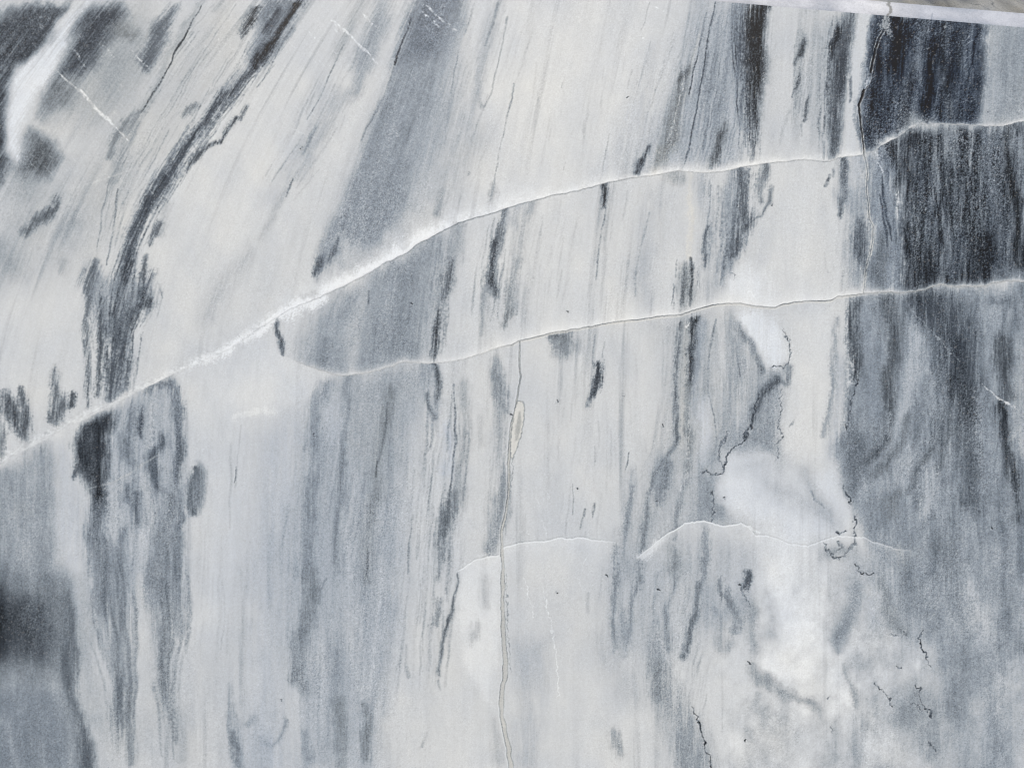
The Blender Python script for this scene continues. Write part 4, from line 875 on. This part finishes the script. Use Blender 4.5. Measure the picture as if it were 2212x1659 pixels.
# grey specks inside pale grey layers, sparkle of crystals
mid = np.clip(1-np.abs(V-.63)/.16, 0, 1)*sstep(700, 1000, Y)
spk = rng.random((NY, NX)).astype(np.float32)
V -= np.where(spk > .955, .11, 0)*mid
V += np.where(spk < .004, .13, 0)*(.3+dark)*(.3+.7*sm)
lr = sstep(1500, 1650, X)*sstep(1180, 1300, Y)
V += lr*(.030*fbm(X/75+Y/200, Y/95, 621, 4)+.022*fbm(X/22, Y/26, 631, 3))
V += sstep(2000, 1850, X)*.012*np.clip((V-.7)/.08, 0, 1)
V = V+.11*(V-.60)
V = np.clip(V+.75*(V-blur(V, 1)), .06, .93)      # keeps crystals and hairlines crisp on the mesh
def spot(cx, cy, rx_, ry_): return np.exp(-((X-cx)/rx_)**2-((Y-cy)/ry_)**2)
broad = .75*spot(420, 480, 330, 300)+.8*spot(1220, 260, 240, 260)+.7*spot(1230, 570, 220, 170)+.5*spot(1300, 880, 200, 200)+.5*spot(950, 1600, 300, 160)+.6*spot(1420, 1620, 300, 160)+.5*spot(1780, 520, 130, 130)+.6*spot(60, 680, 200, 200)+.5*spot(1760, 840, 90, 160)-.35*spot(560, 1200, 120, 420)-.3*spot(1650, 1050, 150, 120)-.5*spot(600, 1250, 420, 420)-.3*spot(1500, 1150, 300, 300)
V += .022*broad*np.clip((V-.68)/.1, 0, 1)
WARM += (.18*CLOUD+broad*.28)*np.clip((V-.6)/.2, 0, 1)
WARM = np.clip(WARM, -1, 1)

def stone_rgb(v, w):
    """tone curve of the stone: near black, slate, blue grey, warm white (as seen, sRGB 0..1)"""
    r = np.interp(v, [0, .25, .5, .65, .78, 1], [0, .230, .470, .620, .764, .995])
    g = np.interp(v, [0, .25, .5, .65, .78, 1], [0, .247, .497, .644, .771, .998])
    b = np.interp(v, [0, .25, .5, .65, .78, 1], [0, .275, .523, .666, .778, .995])
    r = r+.020*w; g = g+.006*w; b = b-.020*w
    return np.stack([r, g, b], -1)


# ---------------------------------------------------------------- geometry of the slab
Rc = np.array(R_CAM); Lc = np.array(CAM_LOC); fpx = (PW/2)/math.tan(HFOV/2)
def to_draw(p):
    """where a point of the stone lies in the drawing above"""
    q = (p-Lc) @ Rc
    return PW/2+fpx*q[..., 0]/(-q[..., 2]), PH/2-fpx*q[..., 1]/(-q[..., 2])
def on_face(px, py):
    d = Rc @ np.array([(px-PW/2)/fpx, -(py-PH/2)/fpx, -1.0]); t = -Lc[1]/d[1]
    return Lc+t*d
def mirror(v, n): v = np.mod(v, 2*n); return np.where(v > n, 2*n-v, v)
def sample(A, x, y):
    x = mirror(x*RS-.5, NX-1.01); y = mirror(y*RS-.5, NY-1.01)
    x0 = np.floor(x).astype(int); y0 = np.floor(y).astype(int); fx, fy = x-x0, y-y0
    x1 = np.minimum(x0+1, NX-1); y1_ = np.minimum(y0+1, NY-1)
    if A.ndim == 3: fx = fx[..., None]; fy = fy[..., None]
    return (A[y0, x0]*(1-fx)+A[y0, x1]*fx)*(1-fy)+(A[y1_, x0]*(1-fx)+A[y1_, x1]*fx)*fy
def lin(c): return np.where(c <= .04045, c/12.92, ((c+.055)/1.055)**2.4)

def grid_mesh(name, P3d, col, mask=None, mat=None, parent=None, extra=None):
    """P3d (n,m,3); faces kept where mask (n-1,m-1)"""
    n, m = P3d.shape[:2]
    idx = np.arange(n*m).reshape(n, m)
    q = np.stack([idx[:-1, :-1], idx[:-1, 1:], idx[1:, 1:], idx[1:, :-1]], -1)
    q = q[mask] if mask is not None else q.reshape(-1, 4)
    used, inv = np.unique(q, return_inverse=True)
    co = P3d.reshape(-1, 3)[used]; c = col.reshape(-1, 3)[used]
    me = bpy.data.meshes.new(name)
    nf = len(q)
    me.vertices.add(len(co)); me.vertices.foreach_set('co', co.astype(np.float32).ravel())
    me.loops.add(nf*4); me.loops.foreach_set('vertex_index', inv.reshape(-1).astype(np.int32))
    me.polygons.add(nf); me.polygons.foreach_set('loop_start', (np.arange(nf)*4).astype(np.int32))
    me.polygons.foreach_set('use_smooth', np.ones(nf, bool))
    me.update(calc_edges=True)
    at = me.color_attributes.new('stone', 'FLOAT_COLOR', 'POINT')
    at.data.foreach_set('color', np.concatenate([c, np.ones((len(c), 1))], 1).astype(np.float32).ravel())
    me.materials.append(mat)
    o = bpy.data.objects.new(name, me); scn.collection.objects.link(o)
    if parent: o.parent = parent
    return o

# ---------------------------------------------------------------- materials
def marble(name, rough=.38, spec=.5, bump=.08, grain=.30):
    m = bpy.data.materials.new(name); m.use_nodes = True; t = m.node_tree; L = t.links
    b = t.nodes['Principled BSDF']; b.inputs['Roughness'].default_value = rough; b.inputs['Specular IOR Level'].default_value = spec
    a = t.nodes.new('ShaderNodeAttribute'); a.attribute_name = 'stone'
    co = t.nodes.new('ShaderNodeTexCoord')
    # crystals: fine cells lighten and darken the colour a little and tilt the gloss
    v = t.nodes.new('ShaderNodeTexVoronoi'); v.inputs['Scale'].default_value = 900
    n = t.nodes.new('ShaderNodeTexNoise'); n.inputs['Scale'].default_value = 420; n.inputs['Detail'].default_value = 3
    L.new(co.outputs['Object'], v.inputs['Vector']); L.new(co.outputs['Object'], n.inputs['Vector'])
    # the darker the stone, the more single crystals show, as dark specks and pale glints
    def math_(op, a_, b_=None, clamp=False):
        n_ = t.nodes.new('ShaderNodeMath'); n_.operation = op; n_.use_clamp = clamp
        for k_, x_ in enumerate((a_, b_)):
            if x_ is None: continue
            if isinstance(x_, (int, float)): n_.inputs[k_].default_value = x_
            else: L.new(x_, n_.inputs[k_])
        return n_.outputs[0]
    sep = t.nodes.new('ShaderNodeSeparateColor'); L.new(v.outputs['Color'], sep.inputs[0])
    sc = t.nodes.new('ShaderNodeSeparateColor'); L.new(a.outputs['Color'], sc.inputs[0])
    amount = t.nodes.new('ShaderNodeMapRange'); L.new(sc.outputs[1], amount.inputs['Value'])
    amount.inputs['From Min'].default_value = .08; amount.inputs['From Max'].default_value = .55
    amount.inputs['To Min'].default_value = grain; amount.inputs['To Max'].default_value = .045
    dev = math_('MULTIPLY', math_('SUBTRACT', sep.outputs[0], .5), amount.outputs[0])
    fac = math_('ADD', math_('MULTIPLY', dev, 2.0), 1.0)
    mx = t.nodes.new('ShaderNodeVectorMath'); mx.operation = 'SCALE'; L.new(a.outputs['Color'], mx.inputs[0]); L.new(fac, mx.inputs['Scale'])
    gl = math_('MULTIPLY', math_('GREATER_THAN', sep.outputs[1], .975), math_('MULTIPLY', amount.outputs[0], .22))
    ad = t.nodes.new('ShaderNodeVectorMath'); ad.operation = 'ADD'; L.new(mx.outputs[0], ad.inputs[0])
    cb = t.nodes.new('ShaderNodeCombineXYZ'); [L.new(gl, cb.inputs[k_]) for k_ in range(3)]
    L.new(cb.outputs[0], ad.inputs[1]); L.new(ad.outputs[0], b.inputs['Base Color'])
    mr2 = t.nodes.new('ShaderNodeMapRange'); mr2.inputs['To Min'].default_value = rough-.10; mr2.inputs['To Max'].default_value = rough+.14
    L.new(n.outputs[0], mr2.inputs['Value']); L.new(mr2.outputs[0], b.inputs['Roughness'])
    bp = t.nodes.new('ShaderNodeBump'); bp.inputs['Strength'].default_value = bump; bp.inputs['Distance'].default_value = .0006
    L.new(n.outputs[0], bp.inputs['Height']); L.new(bp.outputs[0], b.inputs['Normal'])
    return m
M_FACE = marble('polished marble', .36, .22); M_EDGE = marble('polished marble edge', .26, .5, .05, .08)

slab = bpy.data.objects.new('marble_block', None); scn.collection.objects.link(slab)
slab['label'] = 'white and grey veined marble block with cracked polished face and pale chamfered top edge'
slab['category'] = 'marble block'; slab['kind'] = 'thing'

EL = on_face(1827, 30); ER = on_face(2212, 59); EM = on_face(1523, 0)
ZT = float((EL[2]+ER[2]+EM[2])/3)
print('TOP EDGE', EL, ER, EM)
cs = [on_face(x, y) for x in (0, PW) for y in (0, PH)]
xmin, xmax = min(c[0] for c in cs), max(c[0] for c in cs); zmin = min(c[2] for c in cs)
print('FACE', xmin, xmax, zmin, ZT)
def axis(a, b, step, outer_a, outer_b):
    mid_ = np.linspace(a, b, int((b-a)/step)+1)
    lo = a-np.cumsum(step*1.06**np.arange(1, 200)); lo = lo[lo > outer_a]
    hi = b+np.cumsum(step*1.06**np.arange(1, 200)); hi = hi[hi < outer_b]
    r = [mid_]
    if outer_a < a: r.insert(0, np.append([outer_a], lo[::-1]))
    if outer_b > b: r.append(np.append(hi, [outer_b]))
    return np.concatenate(r)
STEP = (xmax-xmin)/1850
xs = axis(xmin-.01, xmax+.01, STEP, -1.1, 1.1); zs = axis(zmin-.01, ZT, STEP, 0.0, ZT)
GXm, GZm = np.meshgrid(xs, zs)
PT = np.stack([GXm, np.zeros_like(GXm), GZm], -1)
dx_, dy_ = to_draw(PT)
# beyond the drawn part the layers go on, wider and slanting
_ox = np.minimum(dx_, 0)+np.maximum(dx_-PW, 0)
vis = (dx_ > -5) & (dx_ < PW+5) & (dy_ > -5) & (dy_ < PH+5)
dx_ = np.where(dx_ < 0, dx_*.42, np.where(dx_ > PW, PW+(dx_-PW)*.6, dx_))
dy_ = np.where(dy_ > PH, PH+(dy_-PH)*.55, dy_)-.45*np.abs(_ox)*np.where(_ox > 0, -.4, 1)
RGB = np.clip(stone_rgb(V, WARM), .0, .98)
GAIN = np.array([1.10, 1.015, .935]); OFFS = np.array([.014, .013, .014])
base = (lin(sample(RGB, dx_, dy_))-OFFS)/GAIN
base = np.clip(base, np.array([.005, .006, .009]), .92)
PT[..., 1] = -sample(H, dx_, dy_)*.001

# which piece each bit of the face belongs to
KIND = np.zeros((NY, NX), np.int8)
rid = np.abs(Y-y1+.5)
KIND[(d1 > -1.5) & (d1 < np.minimum(fal*.35, 9)) & (X > 0)] = 1
KIND[(d2 > -4.5) & (d2 < np.minimum(fal2*.3, 5)) & (X > 640)] = 2
KIND[((LENS > .5) | (core > .4)) & (Y > y2+3)] = 3
KIND[(a_dark_crack > .5) & (Y < y2-4)] = 4
E_, _ = seg_edge(P3(sl_beige), X, Y); KIND[E_ > 0] = 5
for k_, q_ in ((6, "1640,850,2 1632,872,2.4 1630,890,2 1626,905,2.4 1622,922,2.4 1612,932,4.5 1613,944,4.5 1606,955,2 1595,962,1.6 1583,968,1.8 1572,980,2 1568,995,2.2 1565,1008,2.2 1563,1020,1.6 1552,1025,1.3 1538,1027,1 1530,1022,1 1523,1018,1.6"),
               (7, "1496,1528,.7 1501,1540,1.4 1507,1548,1.4 1510,1560,2.2 1512,1572,2 1517,1582,1.2 1521,1600,1.4 1524,1618,1.4 1528,1626,1.4 1533,1634,1 1536,1658,1.2"),
               (8, "1780,1174,2.4 1786,1188,2.4 1797,1194,2.4 1803,1206,2 1815,1206,1.6 1827,1200,1.6 1832,1188,2.6 1842,1178,4.5 1851,1176,4")):
    E_, _ = seg_edge(P3(q_), X+2.6*fbm(X/7, Y/7, 151, 3), Y+2.6*fbm(X/7, Y/7, 161, 3)); KIND[E_ > -.6] = k_
ki = KIND[np.clip((mirror(dy_*RS, NY-1.01)).astype(int), 0, NY-1), np.clip((mirror(dx_*RS, NX-1.01)).astype(int), 0, NX-1)]
ki = np.where(vis, ki, 0)
kf = ki[:-1, :-1]
grid_mesh('face', PT, base, kf == 0, M_FACE, slab)
for k, nm, lb in ((1, 'calcite_seam', 'long white seam rising from the left edge to the top right'),
                  (2, 'calcite_seam', 'thin cream seam running from the middle to the right edge'),
                  (3, 'crack_filling', 'beige mineral filling of the upright crack with a lens shaped pocket'),
                  (4, 'open_crack', 'dark jagged crack down the upper right'),
                  (5, 'calcite_seam', 'short bright slanting seam at the right edge'),
                  (6, 'hairline_crack', 'dark zigzag crack at the upper left of the cloudy white patch'),
                  (7, 'hairline_crack', 'dark thin crack running down to the bottom edge'),
                  (8, 'hairline_crack', 'tangled dark crack below the cloudy white patch')):
    o = grid_mesh(nm, PT, base, kf == k, M_FACE, slab); o['label'] = lb

# chamfer and rounded top edge, sweeping back from the face
def strip(name, y0, z0, prof, colf, nt_, mat):
    xs2 = axis(xmin-.01, xmax+.01, STEP, -1.1, 1.1)
    t = np.linspace(0, 1, nt_)
    pr = np.array([prof(a_) for a_ in t])
    Pm = np.zeros((nt_, len(xs2), 3)); Pm[..., 0] = xs2[None, :]; Pm[..., 1] = y0+pr[:, 0, None]; Pm[..., 2] = z0+pr[:, 1, None]
    px, py = to_draw(Pm)
    return grid_mesh(name, Pm, colf(px, py, np.broadcast_to(t[:, None], px.shape), Pm), None, mat, slab)
CH_W, CH_A = .0165, math.radians(20)
def prof_ch(t):
    # small round at either side of a flat chamfer
    return (CH_W*math.sin(CH_A)*t*(1 if t < 1 else 1), CH_W*math.cos(CH_A)*t)
def col_ch(px, py, t, Pm):  # vein and crack tones, plus the sky's reflection painted in as pale blue
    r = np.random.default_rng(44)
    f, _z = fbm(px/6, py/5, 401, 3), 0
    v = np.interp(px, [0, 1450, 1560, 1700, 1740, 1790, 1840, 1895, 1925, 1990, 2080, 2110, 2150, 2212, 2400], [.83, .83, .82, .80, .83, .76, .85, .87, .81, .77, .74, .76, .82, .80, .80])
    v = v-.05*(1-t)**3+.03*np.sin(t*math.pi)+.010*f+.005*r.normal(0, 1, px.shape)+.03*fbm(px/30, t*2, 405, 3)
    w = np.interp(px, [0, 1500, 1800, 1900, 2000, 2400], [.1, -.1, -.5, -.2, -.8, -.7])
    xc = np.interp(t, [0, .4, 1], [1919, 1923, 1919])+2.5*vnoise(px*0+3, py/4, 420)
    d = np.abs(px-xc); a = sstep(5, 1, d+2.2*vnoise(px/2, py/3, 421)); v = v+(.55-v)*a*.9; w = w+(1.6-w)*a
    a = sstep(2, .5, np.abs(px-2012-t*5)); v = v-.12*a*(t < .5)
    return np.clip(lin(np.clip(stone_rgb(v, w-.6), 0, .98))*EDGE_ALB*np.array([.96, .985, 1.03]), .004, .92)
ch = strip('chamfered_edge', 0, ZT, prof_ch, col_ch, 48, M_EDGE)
Y1e, Z1e = prof_ch(1.0)
RW, RA0, RA1 = .065, math.radians(36), math.radians(59)
_acc = [(0.0, 0.0)]
for i in range(80):
    an = RA0+(RA1-RA0)*(i/79)**1.2; _acc.append((_acc[-1][0]+RW/80*math.sin(an), _acc[-1][1]+RW/80*math.cos(an)))
_acc = np.array(_acc)
def prof_top(t): return (float(np.interp(t, np.linspace(0, 1, 81), _acc[:, 0])), float(np.interp(t, np.linspace(0, 1, 81), _acc[:, 1])))
def col_top(px, py, t, Pm):
    x = Pm[..., 0]*1000; y = t*34
    f = fbm(x/22+y/18, y/22, 431, 3); g2 = fbm(x/7, y/9, 441, 2)
    v = .62+.09*f+.03*g2
    dk = np.interp(px, [1900, 1930, 1960, 2080, 2120, 2400], [0, .6, .8, .8, .3, .25])
    v = v-.30*dk*np.clip(f+.35, 0, 1)
    w = 1.1+.5*fbm(x/14, y/9, 451, 2)
    ln = np.exp(-((f-.15)/.06)**2)*np.interp(px, [2080, 2120], [0, 1]); v = v-.2*ln
    e = sstep(5, 1, np.abs(px-1920)); v = v+(.55-v)*e
    return np.clip(lin(np.clip(stone_rgb(v, w), 0, .98))*TOP_ALB, .004, .92)
tp = strip('rounded_top', Y1e, ZT+Z1e, prof_top, col_top, 60, M_EDGE)
# the body behind: top, back, sides, foot
Y2e, Z2e = Y1e+_acc[-1][0], ZT+Z1e+_acc[-1][1]
import bmesh
bm = bmesh.new(); TH = .22
prof = [(0, 0), (0, ZT), (Y1e, ZT+Z1e), (Y2e, Z2e), (Y2e+.02, Z2e+.002), (TH-.01, Z2e+.002), (TH, Z2e-.008), (TH, 0)]
A_ = [bm.verts.new((-1.1, y, z)) for y, z in prof]; B_ = [bm.verts.new((1.1, y, z)) for y, z in prof]
for i in range(3, 7): bm.faces.new((A_[i], A_[i+1], B_[i+1], B_[i]))
bm.faces.new(A_[::-1]); bm.faces.new(B_); bm.faces.new((A_[7], A_[0], B_[0], B_[7]))
bmesh.ops.recalc_face_normals(bm, faces=bm.faces)
me = bpy.data.meshes.new('body'); bm.to_mesh(me); bm.free()
at = me.color_attributes.new('stone', 'FLOAT_COLOR', 'POINT'); at.data.foreach_set('color', [.55, .55, .54, 1.0]*len(me.vertices))
me.materials.append(M_EDGE); body = bpy.data.objects.new('body', me); scn.collection.objects.link(body); body.parent = slab

# ---------------------------------------------------------------- ground the slab stands on (below the picture)
bm = bmesh.new()
v_ = [bm.verts.new(c) for c in ((-60, -60, 0), (60, -60, 0), (60, 60, 0), (-60, 60, 0))]; bm.faces.new(v_)
me = bpy.data.meshes.new('ground'); bm.to_mesh(me); bm.free()
mg = bpy.data.materials.new('pale paving'); mg.use_nodes = True
gn = mg.node_tree.nodes.new('ShaderNodeTexNoise'); gn.inputs['Scale'].default_value = 6
gr_ = mg.node_tree.nodes.new('ShaderNodeValToRGB'); gr_.color_ramp.elements[0].color = (.26, .25, .24, 1); gr_.color_ramp.elements[1].color = (.36, .35, .33, 1)
mg.node_tree.links.new(gn.outputs[0], gr_.inputs[0]); mg.node_tree.links.new(gr_.outputs[0], mg.node_tree.nodes['Principled BSDF'].inputs['Base Color'])
mg.node_tree.nodes['Principled BSDF'].inputs['Roughness'].default_value = .9
me.materials.append(mg); g = bpy.data.objects.new('ground', me); scn.collection.objects.link(g); g['kind'] = 'structure'
